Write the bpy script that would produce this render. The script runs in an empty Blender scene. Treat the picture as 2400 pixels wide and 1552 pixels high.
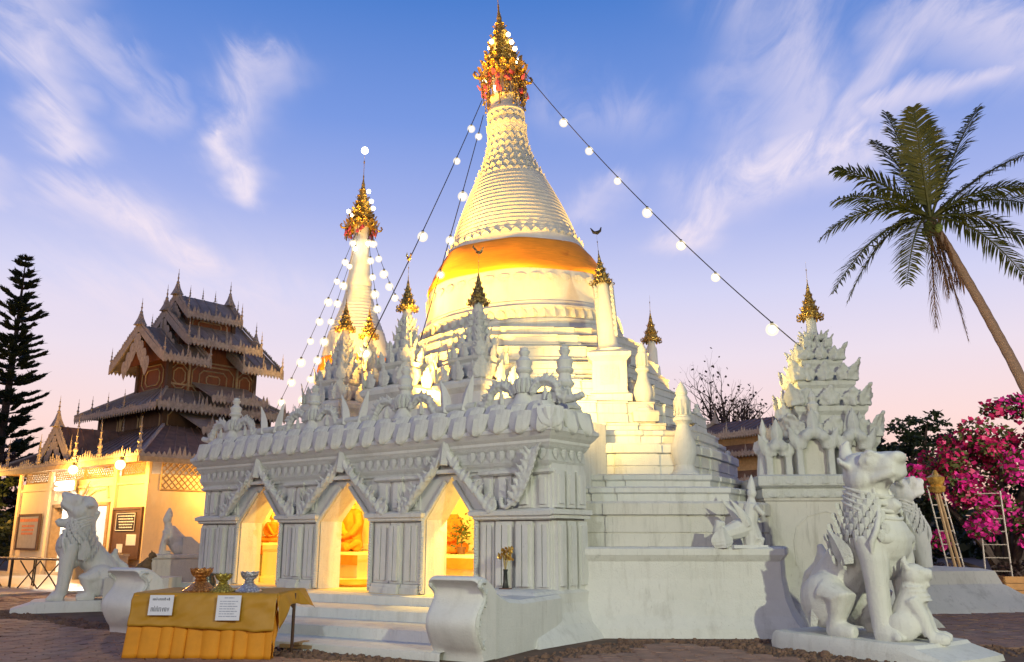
import bpy, bmesh, math, random
from mathutils import Vector, Matrix, Euler, noise as mnoise
R = math.radians
random.seed(11)
S = bpy.context.scene
COL = S.collection

# ------------------------------------------------------------------ camera
cam_d = bpy.data.cameras.new('camera'); cam = bpy.data.objects.new('camera', cam_d); COL.objects.link(cam)
cam.location = (0, 0, 1.45); cam.rotation_euler = (R(90 + 13.4686), 0, 0)
cam_d.sensor_width = 36; cam_d.lens = 30.0; cam_d.clip_end = 3000
S.camera = cam
S.view_settings.view_transform = 'Standard'; S.view_settings.look = 'None'
S.view_settings.exposure = 0.14; S.view_settings.gamma = 1.0; S.view_settings.use_curve_mapping = False
S.render.engine = 'CYCLES'
S.cycles.use_denoising = True
S.cycles.max_bounces = 6; S.cycles.diffuse_bounces = 3; S.cycles.glossy_bounces = 2; S.cycles.transparent_max_bounces = 8
S.cycles.sample_clamp_indirect = 3.0
S.cycles.caustics_reflective = False; S.cycles.caustics_refractive = False

# ------------------------------------------------------------------ sky
W = bpy.data.worlds.new('World'); S.world = W; W.use_nodes = True
W.cycles.sampling_method = 'MANUAL'; W.cycles.sample_map_resolution = 256
nt = W.node_tree; N = nt.nodes; L = nt.links
for n in list(N): N.remove(n)
def nd(t, **k):
    n = N.new(t)
    for a, b in k.items(): setattr(n, a, b)
    return n
def mth(op, a, b=None, c=None, clamp=False):
    n = nd('ShaderNodeMath', operation=op, use_clamp=clamp)
    for i, v in enumerate((a, b, c)):
        if v is None: continue
        if isinstance(v, (int, float)): n.inputs[i].default_value = v
        else: L.new(v, n.inputs[i])
    return n.outputs[0]
def ramp_set(r, stops, interp='LINEAR'):
    r.interpolation = interp
    while len(r.elements) > 1: r.elements.remove(r.elements[-1])
    r.elements[0].position = stops[0][0]; r.elements[0].color = stops[0][1]
    for p, c in stops[1:]:
        e = r.elements.new(p); e.color = c
def srgb(r, g, b, a=1.0):
    f = lambda v: (v/255/12.92) if v/255 <= .04045 else ((v/255+.055)/1.055)**2.4
    return (f(r), f(g), f(b), a)
tc = nd('ShaderNodeTexCoord'); sx = nd('ShaderNodeSeparateXYZ'); L.new(tc.outputs['Generated'], sx.inputs[0])
dz = sx.outputs[2]
# height of the dusk gradient: blue overhead, lilac, then rose at the horizon
rp = nd('ShaderNodeValToRGB')
ramp_set(rp.color_ramp, [(0.0, srgb(120, 85, 78)), (0.06, srgb(238, 178, 156)), (0.147, srgb(247, 205, 190)), (0.206, srgb(243, 213, 210)), (0.295, srgb(228, 215, 228)), (0.384, srgb(204, 204, 234)),
                         (0.498, srgb(158, 172, 226)), (0.607, srgb(118, 148, 217)), (0.75, srgb(74, 122, 199)), (0.88, srgb(52, 100, 178)), (1.0, srgb(36, 78, 152))])
L.new(mth('MULTIPLY_ADD', mth('MINIMUM', dz, 0.75), 1.22, 0.055, clamp=True), rp.inputs[0])
# cirrus: fibres in the plane of a high cloud layer
zz = mth('ADD', mth('MAXIMUM', dz, 0.0), 0.08)
pu = mth('DIVIDE', sx.outputs[0], zz); pv = mth('DIVIDE', sx.outputs[1], zz)
cv = nd('ShaderNodeCombineXYZ'); L.new(pu, cv.inputs[0]); L.new(pv, cv.inputs[1])
mp = nd('ShaderNodeMapping'); mp.inputs['Rotation'].default_value = (0, 0, R(-14.6)); mp.inputs['Scale'].default_value = (9.0, 2.2, 1)
L.new(cv.outputs[0], mp.inputs[0])
n1 = nd('ShaderNodeTexNoise'); n1.inputs['Scale'].default_value = 1.15; n1.inputs['Detail'].default_value = 7; n1.inputs['Roughness'].default_value = .62; n1.inputs['Distortion'].default_value = .7
L.new(mp.outputs[0], n1.inputs['Vector'])
mp2 = nd('ShaderNodeMapping'); mp2.inputs['Scale'].default_value = (2.2, 1.5, 1); L.new(cv.outputs[0], mp2.inputs[0])
n2 = nd('ShaderNodeTexNoise'); n2.inputs['Scale'].default_value = 2.4; n2.inputs['Detail'].default_value = 3; L.new(mp2.outputs[0], n2.inputs['Vector'])
wu = mth('MULTIPLY_ADD', mth('SUBTRACT', n2.outputs[0], .5), .22, pu); wv = mth('MULTIPLY_ADD', mth('SUBTRACT', n1.outputs[0], .5), .25, pv)
CL = [(-0.773,1.187,-0.863,1.424,0.75,0.053),(-0.863,1.424,-0.964,1.755,0.70,0.037),(-0.767,1.340,-0.752,1.608,0.50,0.048),
(-0.678,1.407,-0.721,1.561,0.30,0.024),(-0.637,1.476,-0.711,1.626,0.30,0.017),(-0.472,1.441,-0.616,1.718,0.60,0.045),
(-0.625,1.717,-0.659,2.009,0.80,0.034),(-1.044,1.974,-0.932,2.438,0.75,0.085),(-1.281,2.651,-0.973,2.677,0.35,0.263),
(-1.154,1.781,-1.269,1.992,0.35,0.035),(0.482,2.285,0.547,1.967,0.80,0.057),(0.547,1.967,0.721,1.750,0.85,0.101),
(0.686,1.679,0.693,1.263,0.65,0.045),(0.457,1.282,0.640,1.735,0.50,0.086),(0.745,1.600,0.930,1.461,0.65,0.044),
(0.744,1.294,0.962,1.392,0.60,0.085),(0.105,1.602,0.223,1.634,0.30,0.073),(0.169,2.124,0.238,1.931,0.35,0.041),(0.435,1.483,0.549,1.816,0.30,0.061)]
rr = random.Random(5)
for k in range(9):   # the same kind of wisps go on all round the sky, outside the view
    a = rr.uniform(0, 2*math.pi); d = rr.uniform(.5, 2.4); x, y = d*math.cos(a), d*math.sin(a)
    if y > .6 and abs(x) < 1.1*y: continue
    CL.append((x, y, x - .1, y + rr.uniform(.2, .5), rr.uniform(.3, .8), rr.uniform(.03, .09)))
tot = None
for (ax, ay, bx_, by_, st, w) in CL:
    ex, ey = bx_-ax, by_-ay; l2 = ex*ex + ey*ey
    qx = mth('SUBTRACT', wu, ax); qy = mth('SUBTRACT', wv, ay)
    t = mth('ADD', mth('MULTIPLY', qx, ex/l2), mth('MULTIPLY', qy, ey/l2), clamp=True)
    rx = mth('MULTIPLY_ADD', t, -ex, qx); ry = mth('MULTIPLY_ADD', t, -ey, qy)
    d2 = mth('ADD', mth('MULTIPLY', rx, rx), mth('MULTIPLY', ry, ry))
    m = mth('MULTIPLY', mth('EXPONENT', mth('MULTIPLY', d2, -1.0/(w*w*1.7))), min(1.0, st*1.18))
    tot = m if tot is None else mth('MAXIMUM', tot, m)
fib = nd('ShaderNodeMapRange'); fib.inputs[1].default_value = .30; fib.inputs[2].default_value = .62; L.new(n1.outputs[0], fib.inputs[0])
cl = mth('MULTIPLY', tot, mth('MULTIPLY_ADD', fib.outputs[0], .75, .25), clamp=True)
cl = mth('MULTIPLY', cl, mth('MULTIPLY', mth('SUBTRACT', dz, 0.0), 12.0, clamp=True), clamp=True)
cr = nd('ShaderNodeValToRGB'); ramp_set(cr.color_ramp, [(0, srgb(250, 212, 198)), (.25, srgb(246, 222, 226)), (.6, srgb(236, 224, 236)), (1, srgb(216, 210, 232))])
L.new(mth('MULTIPLY', dz, 1.6, clamp=True), cr.inputs[0])
mx = nd('ShaderNodeMixRGB'); L.new(mth('MULTIPLY', cl, .92), mx.inputs[0]); L.new(rp.outputs[0], mx.inputs[1]); L.new(cr.outputs[0], mx.inputs[2])
# a little of the physical twilight sky on top
sky = nd('ShaderNodeTexSky', sky_type='NISHITA', sun_disc=False); sky.sun_elevation = R(0.5); sky.sun_rotation = R(200); sky.altitude = 1000
ad = nd('ShaderNodeMixRGB', blend_type='ADD'); ad.inputs[0].default_value = .004
L.new(mx.outputs[0], ad.inputs[1]); L.new(sky.outputs[0], ad.inputs[2])
# unseen sky behind the viewer is dimmed by direction to darken the front faces
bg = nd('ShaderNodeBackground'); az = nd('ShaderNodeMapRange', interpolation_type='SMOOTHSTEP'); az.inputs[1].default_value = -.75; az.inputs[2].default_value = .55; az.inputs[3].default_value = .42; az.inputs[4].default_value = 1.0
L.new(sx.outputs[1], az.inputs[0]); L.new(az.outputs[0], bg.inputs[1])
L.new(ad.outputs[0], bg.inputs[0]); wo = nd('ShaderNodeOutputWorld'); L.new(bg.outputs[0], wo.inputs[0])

# afterglow: a very soft, weak, rosy sun just above the horizon behind and to the left of the camera
sl = bpy.data.lights.new('sun', 'SUN'); sl.energy = 0.30; sl.angle = R(20); sl.color = (1.0, .72, .62)
so = bpy.data.objects.new('sun', sl); COL.objects.link(so); so.rotation_euler = Vector((.5, .85, -.22)).to_track_quat('-Z', 'Y').to_euler()

# ------------------------------------------------------------------ materials
MATS = {}
def newmat(name):
    m = bpy.data.materials.new(name); m.use_nodes = True
    t = m.node_tree; t.nodes.clear(); return m, t
class MB_:
    def __init__(s, name):
        s.m, s.t = newmat(name); s.b = s.t.nodes.new('ShaderNodeBsdfPrincipled'); o = s.t.nodes.new('ShaderNodeOutputMaterial')
        s.t.links.new(s.b.outputs[0], o.inputs[0]); s.c = s.t.nodes.new('ShaderNodeTexCoord'); MATS[name] = s.m
    def n(s, t, **k):
        n = s.t.nodes.new(t)
        for a, b in k.items(): setattr(n, a, b)
        return n
    def l(s, a, b): s.t.links.new(a, b)
    def noise(s, scale, detail=4, rough=.55, vec=None, dist=0, sc=None):
        n = s.n('ShaderNodeTexNoise'); n.inputs['Scale'].default_value = scale; n.inputs['Detail'].default_value = detail
        n.inputs['Roughness'].default_value = rough; n.inputs['Distortion'].default_value = dist
        v = vec or s.c.outputs['Object']
        if sc:
            mp = s.n('ShaderNodeMapping'); mp.inputs['Scale'].default_value = sc; s.l(v, mp.inputs[0]); v = mp.outputs[0]
        s.l(v, n.inputs['Vector']); return n.outputs[0]
    def ramp(s, f, stops, interp='LINEAR'):
        r = s.n('ShaderNodeValToRGB'); ramp_set(r.color_ramp, stops, interp); s.l(f, r.inputs[0]); return r.outputs[0]
    def mix(s, f, a, b, mode='MIX'):
        m = s.n('ShaderNodeMixRGB', blend_type=mode)
        for i, v in enumerate((f, a, b)):
            if isinstance(v, (int, float)): m.inputs[i].default_value = v
            elif isinstance(v, tuple): m.inputs[i].default_value = v if len(v) == 4 else v + (1,)
            else: s.l(v, m.inputs[i])
        return m.outputs[0]
    def base(s, v):
        if isinstance(v, tuple): s.b.inputs['Base Color'].default_value = v if len(v) == 4 else v + (1,)
        else: s.l(v, s.b.inputs['Base Color'])
    def bump(s, h, st=.3, d=.02):
        b = s.n('ShaderNodeBump'); b.inputs['Strength'].default_value = st; b.inputs['Distance'].default_value = d
        s.l(h, b.inputs['Height']); s.l(b.outputs[0], s.b.inputs['Normal'])
    def set(s, **k):
        for a, v in k.items(): s.b.inputs[a.replace('_', ' ')].default_value = v
        return s.m
def C4(r, g, b): return (r, g, b, 1)
def plaster(name, c=(.74, .73, .69), dirt=.5, bump=.35, scale=1.0):
    m = MB_(name)
    a = m.noise(1.1*scale, 6, .6); b = m.noise(7*scale, 5, .65); st = m.noise(1.6*scale, 5, .7, sc=(2.6, 2.6, .35)); f = m.noise(42*scale, 3, .6)
    base = m.ramp(a, [(.3, C4(c[0]*.88, c[1]*.89, c[2]*.87)), (.7, C4(*c))])
    base = m.mix(m.ramp(b, [(.35, C4(.0, .0, .0)), (.75, C4(.5, .5, .5))]), base, C4(c[0]*1.06, c[1]*1.05, c[2]*1.02))
    dk = m.ramp(st, [(.52, C4(0, 0, 0)), (.74, C4(dirt, dirt, dirt))])
    base = m.mix(dk, base, C4(.33, .31, .26))
    st2 = m.noise(5.5*scale, 4, .7, sc=(3.2, 3.2, .22)); base = m.mix(m.ramp(st2, [(.60, C4(0, 0, 0)), (.70, C4(dirt*.55, dirt*.55, dirt*.55))]), base, C4(.24, .23, .20))
    ml = m.noise(2.3*scale, 8, .75, dist=.6); base = m.mix(m.ramp(ml, [(.63, C4(0, 0, 0)), (.70, C4(dirt*.7, dirt*.7, dirt*.7))]), base, C4(.16, .16, .13))
    vo = m.n('ShaderNodeTexVoronoi', feature='DISTANCE_TO_EDGE'); vo.inputs['Scale'].default_value = 1.1*scale; wv_ = m.n('ShaderNodeMixRGB'); wv_.inputs[0].default_value = .12; m.l(m.c.outputs['Object'], wv_.inputs[1]); nz = m.n('ShaderNodeTexNoise'); nz.inputs['Scale'].default_value = 3; m.l(m.c.outputs['Object'], nz.inputs['Vector']); m.l(nz.outputs['Color'], wv_.inputs[2]); m.l(wv_.outputs[0], vo.inputs['Vector'])
    ck = m.ramp(vo.outputs['Distance'], [(.0, C4(.8, .8, .8)), (.0035, C4(0, 0, 0))]); ckm = m.ramp(m.noise(.7*scale, 2, .5), [(.60, C4(0, 0, 0)), (.70, C4(dirt*.6, dirt*.6, dirt*.6))]); base = m.mix(m.mix(1.0, ck, ckm, 'MULTIPLY'), base, C4(.10, .09, .08))
    sp = m.ramp(f, [(.66, C4(0, 0, 0)), (.74, C4(dirt*.8, dirt*.8, dirt*.8))])
    base = m.mix(sp, base, C4(.22, .21, .18))
    m.base(base); h = m.mix(.5, b, f); m.bump(h, bump, .03)
    return m.set(Roughness=.78)
plaster('white', (.70, .70, .66), .42, .45); plaster('white_clean', (.73, .72, .68), .2, .25); plaster('white_carved', (.67, .68, .64), .42, 1.0, 1.3)
plaster('white_old', (.66, .64, .58), .6, .5)
plaster('cream', (.80, .65, .42), .18, .12); plaster('inner_wall', (.80, .66, .40), .2, .15)
def simple(name, c, rough=.6, metal=0, var=.25, scale=6, bump=.2, sc=None):
    m = MB_(name); a = m.noise(scale, 5, .6, sc=sc); f = m.noise(scale*5, 3, sc=sc)
    m.base(m.ramp(a, [(.25, C4(*[v*(1-var) for v in c])), (.75, C4(*[min(1, v*(1+var)) for v in c]))]))
    m.bump(m.mix(.5, a, f), bump, .02); return m.set(Roughness=rough, Metallic=metal)
def gold(name, c=(.83, .55, .14), dark=(.16, .09, .02), rough=.32, sc=22):
    m = MB_(name); a = m.noise(sc, 4, .7); v = m.n('ShaderNodeTexVoronoi'); v.inputs['Scale'].default_value = sc*1.2; m.l(m.c.outputs['Object'], v.inputs['Vector'])
    m.base(m.ramp(v.outputs[0], [(.22, C4(*c)), (.62, C4(*dark))])); m.bump(m.mix(.5, a, v.outputs[0]), .8, .03)
    return m.set(Roughness=rough, Metallic=.6)
gold('gold', (.92, .62, .15), (.34, .18, .03), .3, 22); gold('gold_smooth', (.80, .50, .12), (.55, .3, .06), .25, 9); gold('gold_dim', (.70, .54, .18), (.16, .11, .04), .36, 16)
gold('bowl_copper', (.75, .36, .10), (.38, .15, .04), .28, 30); gold('bowl_brass', (.72, .60, .14), (.32, .24, .04), .28, 30); gold('bowl_silver', (.78, .78, .8), (.4, .4, .45), .2, 30)
simple('orange_cloth', (.85, .30, .015), .75, 0, .18, 3, .25, (1, 1, 9)); simple('robe', (.72, .22, .02), .8, 0, .2, 8, .3)
simple('yellow_cloth', (.46, .23, .012), .55, 0, .10, 4, .15); simple('yellow_skirt', (.70, .28, .010), .7, 0, .12, 5, .2)
simple('wood_dark', (.085, .045, .025), .7, 0, .35, 5, .4, (1, 1, .15)); simple('wood_red', (.20, .065, .025), .7, 0, .3, 4, .3, (6, 6, .6))
simple('wood_trim', (.42, .30, .17), .7, 0, .3, 8, .3); simple('tin_grey', (.27, .225, .195), .55, .2, .3, 3, .35); simple('fret_grey', (.36, .30, .25), .65, .1, .35, 9, .4)
simple('tin_rust', (.19, .11, .07), .6, .15, .5, 2.2, .4); simple('wood_pale', (.34, .22, .11), .75, 0, .3, 6, .3); simple('brown_metal', (.10, .055, .035), .5, .3, .2)
simple('black_wire', (.015, .015, .016), .6); simple('steel', (.35, .34, .32), .45, .6); simple('dark_iron', (.04, .036, .03), .6, .3)
simple('paper', (.72, .72, .76), .8, 0, .05); simple('ink', (.03, .03, .06), .8); simple('print_grey', (.35, .36, .45), .8); simple('print_red', (.55, .18, .08), .8)
simple('board_brown', (.11, .055, .03), .6); simple('bark', (.14, .10, .075), .9, 0, .35, 9, .8, (1, 1, .35)); simple('bark_palm', (.30, .20, .13), .9, 0, .3, 6, .8, (1, 1, 3)); simple('bark_dark', (.05, .035, .028), .9, 0, .3)
simple('crate', (.40, .21, .07), .75, 0, .3, 5, .3); simple('white_paint', (.36, .32, .27), .6, 0, .15); simple('glass_dark', (.03, .03, .035), .2, 0, .2)
simple('fruit_green', (.22, .28, .05), .6); simple('clay', (.17, .08, .05), .8); simple('dark_glaze', (.03, .035, .03), .25); simple('cat_fur', (.16, .10, .05), .95, 0, .6, 14, .5)
simple('skin_gold', (.75, .45, .12), .4, .35, .1); simple('plinth_stone', (.55, .52, .47), .8); simple('plant_dry', (.45, .33, .10), .8); simple('terrace', (.48, .42, .34), .35, 0, .2, 3, .1)
simple('shutter', (.55, .45, .22), .7); simple('pink_gem', (.55, .10, .16), .3, 0, .4, 20); simple('earth', (.11, .065, .042), .95, 0, .45, 2.5, .9); simple('pebble', (.17, .10, .065), .9, 0, .5, 3, .4)
simple('husk', (.17, .085, .035), .9, 0, .35, 7, .6)
def leafmat(name, c1, c2, sss=.25, rough=.55):
    m, t = newmat(name); MATS[name] = m
    g = t.nodes.new('ShaderNodeObjectInfo'); tcn = t.nodes.new('ShaderNodeTexCoord'); nn = t.nodes.new('ShaderNodeTexNoise'); nn.inputs['Scale'].default_value = 1.7; nn.inputs['Detail'].default_value = 4
    t.links.new(tcn.outputs['Object'], nn.inputs['Vector']); rm = t.nodes.new('ShaderNodeValToRGB'); ramp_set(rm.color_ramp, [(.3, C4(*c1)), (.7, C4(*c2))]); t.links.new(nn.outputs[0], rm.inputs[0])
    d = t.nodes.new('ShaderNodeBsdfPrincipled'); d.inputs['Roughness'].default_value = rough; t.links.new(rm.outputs[0], d.inputs['Base Color'])
    tr = t.nodes.new('ShaderNodeBsdfTranslucent'); t.links.new(rm.outputs[0], tr.inputs[0]); mxn = t.nodes.new('ShaderNodeMixShader'); mxn.inputs[0].default_value = sss
    t.links.new(d.outputs[0], mxn.inputs[1]); t.links.new(tr.outputs[0], mxn.inputs[2]); o = t.nodes.new('ShaderNodeOutputMaterial'); t.links.new(mxn.outputs[0], o.inputs[0])
leafmat('leaf_pine', (.012, .025, .012), (.03, .05, .022)); leafmat('leaf_dark', (.012, .024, .010), (.035, .055, .02)); leafmat('leaf_mid', (.05, .085, .018), (.14, .15, .045), .4)
leafmat('frond', (.09, .12, .025), (.24, .23, .045), .45); leafmat('frond_old', (.10, .06, .025), (.22, .12, .05)); leafmat('flower', (.62, .015, .20), (.85, .05, .42), .45); leafmat('leaf_dry', (.03, .018, .015), (.09, .05, .04))
leafmat('flower_red', (.35, .01, .06), (.6, .02, .15), .35)
def halo_mat(name, c, st, tr=.62):
    m, t = newmat(name); MATS[name] = m; e = t.nodes.new('ShaderNodeEmission'); e.inputs[0].default_value = C4(*c); e.inputs[1].default_value = st
    p = t.nodes.new('ShaderNodeBsdfTransparent'); x = t.nodes.new('ShaderNodeMixShader'); x.inputs[0].default_value = 1-tr; t.links.new(p.outputs[0], x.inputs[1]); t.links.new(e.outputs[0], x.inputs[2])
    o = t.nodes.new('ShaderNodeOutputMaterial'); t.links.new(x.outputs[0], o.inputs[0]); m.cycles.emission_sampling = 'NONE'
halo_mat('halo_globe', (1, .84, .52), 1.5, .68)  # see-through emissive shell, imitates a soft halo of glow round each bulb
def emis(name, c, st):
    m, t = newmat(name); MATS[name] = m; e = t.nodes.new('ShaderNodeEmission'); e.inputs[0].default_value = C4(*c); e.inputs[1].default_value = st
    o = t.nodes.new('ShaderNodeOutputMaterial'); t.links.new(e.outputs[0], o.inputs[0]); m.cycles.emission_sampling = 'NONE'
emis('bulb', (1, .90, .66), 14.0); emis('bulb_warm', (1, .68, .26), 8.0); emis('tube', (1, .97, .88), 6.0); emis('bulb_small', (1, .85, .5), 10.0)

# ------------------------------------------------------------------ mesh helpers
class MB:
    def __init__(s): s.v = []; s.f = []
    def add(s, v, f, M=None):
        o = len(s.v); s.v += [tuple(M @ Vector(p)) for p in v] if M else [tuple(p) for p in v]; s.f += [tuple(i+o for i in q) for q in f]; return s
    def box(s, x0, x1, y0, y1, z0, z1, M=None):
        return s.add([(x0,y0,z0),(x1,y0,z0),(x1,y1,z0),(x0,y1,z0),(x0,y0,z1),(x1,y0,z1),(x1,y1,z1),(x0,y1,z1)],
                     [(0,3,2,1),(4,5,6,7),(0,1,5,4),(1,2,6,5),(2,3,7,6),(3,0,4,7)], M)
    def rings(s, rr, cap0=True, cap1=True, M=None, closed=True):
        n = len(rr[0]); v = [p for r in rr for p in r]; f = []
        for i in range(len(rr)-1):
            for j in range(n if closed else n-1):
                k = (j+1) % n; f.append((i*n+j, i*n+k, (i+1)*n+k, (i+1)*n+j))
        if cap0: f.append(tuple(range(n))[::-1])
        if cap1: f.append(tuple(range((len(rr)-1)*n, len(rr)*n)))
        return s.add(v, f, M)
    def lathe(s, prof, seg=24, c=(0,0,0), M=None, a0=0, sq=False):
        rr = []
        for r, z in prof:
            ring = []
            for k in range(seg):
                a = a0 + 2*math.pi*k/seg; ring.append((c[0]+r*math.cos(a), c[1]+r*math.sin(a), c[2]+z))
            rr.append(ring)
        return s.rings(rr, prof[0][0] > 1e-4, prof[-1][0] > 1e-4, M)
    def sq(s, prof, c=(0,0,0), M=None, ry=1.0):      # square section stack
        rr = [[(c[0]-r,c[1]-r*ry,c[2]+z),(c[0]+r,c[1]-r*ry,c[2]+z),(c[0]+r,c[1]+r*ry,c[2]+z),(c[0]-r,c[1]+r*ry,c[2]+z)] for r, z in prof]
        return s.rings(rr, True, True, M)
    def prism(s, poly, z0, z1, M=None, poly1=None):
        p1 = poly1 or poly; return s.rings([[(x,y,z0) for x,y in poly], [(x,y,z1) for x,y in p1]], True, True, M)
    def tube(s, path, rad, seg=6, M=None, caps=True, flat=1.0):
        P = [Vector(p) for p in path]; n = len(P); rr = []
        if isinstance(rad, (int, float)): rad = [rad]*n
        up = Vector((0,0,1)); pb = None
        for i in range(n):
            t = (P[min(i+1,n-1)] - P[max(i-1,0)]); t = t.normalized() if t.length > 1e-9 else Vector((0,0,1))
            if pb is None:
                a = up if abs(t.z) < .95 else Vector((1,0,0)); b = t.cross(a).normalized()
            else:
                b = pb - t*pb.dot(t); b = b.normalized() if b.length > 1e-6 else t.orthogonal().normalized()
            pb = b; c = t.cross(b)
            rr.append([tuple(P[i] + (b*math.cos(2*math.pi*k/seg) + c*math.sin(2*math.pi*k/seg)*flat)*rad[i]) for k in range(seg)])
        return s.rings(rr, caps, caps, M)
    def ball(s, c, r, seg=12, rings=8, M=None, rot=None):
        if isinstance(r, (int, float)): r = (r, r, r)
        T = Matrix.Translation(c) @ (rot.to_matrix().to_4x4() if rot else Matrix()) @ Matrix.Diagonal((r[0], r[1], r[2], 1))
        if M: T = M @ T
        rr = [[(math.sin(math.pi*i/rings)*math.cos(2*math.pi*k/seg), math.sin(math.pi*i/rings)*math.sin(2*math.pi*k/seg), -math.cos(math.pi*i/rings)) for k in range(seg)] for i in range(1, rings)]
        o = len(s.v); s.rings(rr, False, False, T)
        b = len(s.v); s.v += [tuple(T @ Vector((0,0,-1))), tuple(T @ Vector((0,0,1)))]; m = (rings-2)*seg
        for k in range(seg): s.f.append((b, o+(k+1) % seg, o+k)); s.f.append((b+1, o+m+k, o+m+(k+1) % seg))
        return s
    def leaf(s, w, h, t, curl=0, lean=0, M=None, n=7, base=.55):   # flame-shaped stucco leaf in the XZ plane, front towards -Y
        v = []; f = []
        for i in range(n+1):
            u = i/n; ww = w*.5*(base + (1-base)*math.sin(min(1, u*2.2)*math.pi/2))*(1-u**2.2) ; x = curl*u*u; y = lean*u*u; z = h*u
            v += [(x-ww, y, z), (x, y-t*(1-u*.8), z+h*.03), (x+ww, y, z), (x, y+t*.6*(1-u*.8), z)]
        for i in range(n):
            for j in range(4):
                k = (j+1) % 4; f.append((i*4+j, i*4+k, i*4+4+k, i*4+4+j))
        f.append((3, 2, 1, 0)); return s.add(v, f, M)
    def mesh(s, name, smooth=None):
        me = bpy.data.meshes.new(name); me.from_pydata(s.v, [], s.f); me.update()
        if smooth is not None:
            me.polygons.foreach_set('use_smooth', [True]*len(me.polygons)); me.set_sharp_from_angle(angle=R(smooth))
        return me
    def obj(s, name, mat, parent=None, smooth=None, **k): return mk(name, s.mesh(name, smooth), mat, parent, **k)
def fixn(me):
    b = bmesh.new(); b.from_mesh(me); bmesh.ops.recalc_face_normals(b, faces=b.faces); b.to_mesh(me); b.free()
def mk(name, me, mat, parent=None, loc=None, rot=None, scale=None):
    if mat and not me.materials: me.materials.append(MATS[mat])
    o = bpy.data.objects.new(name, me); COL.objects.link(o)
    if parent: o.parent = parent
    if loc is not None: o.location = loc
    if rot is not None: o.rotation_euler = rot
    if scale is not None: o.scale = scale if not isinstance(scale, (int, float)) else (scale,)*3
    return o
def tag(o, label=None, cat=None, group=None, kind=None):
    if label: o['label'] = label
    if cat: o['category'] = cat
    if group: o['group'] = group
    if kind: o['kind'] = kind
    return o
def thing(name, label, cat, loc=(0,0,0), rz=0, group=None):
    o = bpy.data.objects.new(name, None); COL.objects.link(o); o.location = loc; o.rotation_euler = (0,0,rz); o.empty_display_size = .2
    return tag(o, label, cat, group)
def copy_tree(o, parent=None):
    c = o.copy(); COL.objects.link(c); c.parent = parent
    for ch in o.children: copy_tree(ch, c)
    return c
TMP = None
def remesh(mb, name, mat, voxel=.03, smooth_it=2, parent=None, loc=None, rot=None, rough=0, rs=6.0):
    global TMP
    if TMP is None: TMP = bpy.data.scenes.new('sculpt')
    me = mb.mesh(name+'_raw'); o = bpy.data.objects.new('tmp', me); TMP.collection.objects.link(o)
    m = o.modifiers.new('r', 'REMESH'); m.mode = 'VOXEL'; m.voxel_size = voxel
    if smooth_it: s = o.modifiers.new('s', 'SMOOTH'); s.iterations = smooth_it; s.factor = .5
    
    with bpy.context.temp_override(scene=TMP, view_layer=TMP.view_layers[0]):
        dg = bpy.context.evaluated_depsgraph_get(); dg.update(); e = o.evaluated_get(dg); nm = bpy.data.meshes.new_from_object(e)
    bpy.data.objects.remove(o); bpy.data.meshes.remove(me); nm.name = name; nm.materials.clear()
    if rough:
        nr = [v.normal.copy() for v in nm.vertices]; cs = [v.co.copy() for v in nm.vertices]; flat = []
        for c_, n_ in zip(cs, nr): flat.extend(c_ + n_*rough*mnoise.noise(c_*rs))
        nm.vertices.foreach_set('co', flat); nm.update()
    nm.polygons.foreach_set('use_smooth', [True]*len(nm.polygons))
    return mk(name, nm, mat, parent, loc, rot)
def TR(x, y, z, rz=0, rx=0, ry=0, s=1):
    return Matrix.Translation((x,y,z)) @ Euler((rx,ry,rz)).to_matrix().to_4x4() @ Matrix.Diagonal((s,s,s,1) if isinstance(s,(int,float)) else (*s,1))
def spot(name, loc, target, energy, size=60, color=(1,.75,.3), blend=.6, r=.15, parent=None):
    l = bpy.data.lights.new(name, 'SPOT'); l.energy = energy; l.spot_size = R(size); l.spot_blend = blend; l.color = color; l.shadow_soft_size = r
    o = bpy.data.objects.new(name, l); COL.objects.link(o); o.location = loc
    o.rotation_euler = (Vector(target)-Vector(loc)).to_track_quat('-Z', 'Y').to_euler(); return o
def plamp(name, loc, energy, color=(1,.75,.35), r=.1, parent=None):
    l = bpy.data.lights.new(name, 'POINT'); l.energy = energy; l.color = color; l.shadow_soft_size = r
    o = bpy.data.objects.new(name, l); COL.objects.link(o); o.location = loc
    if parent: o.parent = parent
    return o
def floodlight(loc, target, energy, size, color, label, pole=0.0, mat='bulb_warm', r=.2):
    t = thing('floodlight', label, 'floodlight', (loc[0], loc[1], loc[2]-pole))
    d = (Vector(target)-Vector(loc)).normalized(); q = d.to_track_quat('-Z', 'Y').to_matrix().to_4x4()
    M = Matrix.Translation((0,0,pole)) @ q
    b = MB().sq([(.20,.16),(.22,.06),(.22,.02)], (0,0,0), M, .7).sq([(.08,.22),(.2,.161)], (0,0,0), M, .7); b.obj('housing', 'dark_iron', t)
    MB().sq([(.19,.012),(.19,.018)], (0,0,0), M, .65).obj('lens', mat, t)
    b = MB().tube([(0,0,0),(0,0,max(pole-.25,.02))], .05 if pole > 1 else .03, 8)
    b.box(-.12,.12,-.12,.12,0,.03); b.obj('post', 'dark_iron', t)
    s = spot('flood_lamp', Vector(loc)+d*.03, target, energy, size, color, 1.0, r)
    return t
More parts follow.
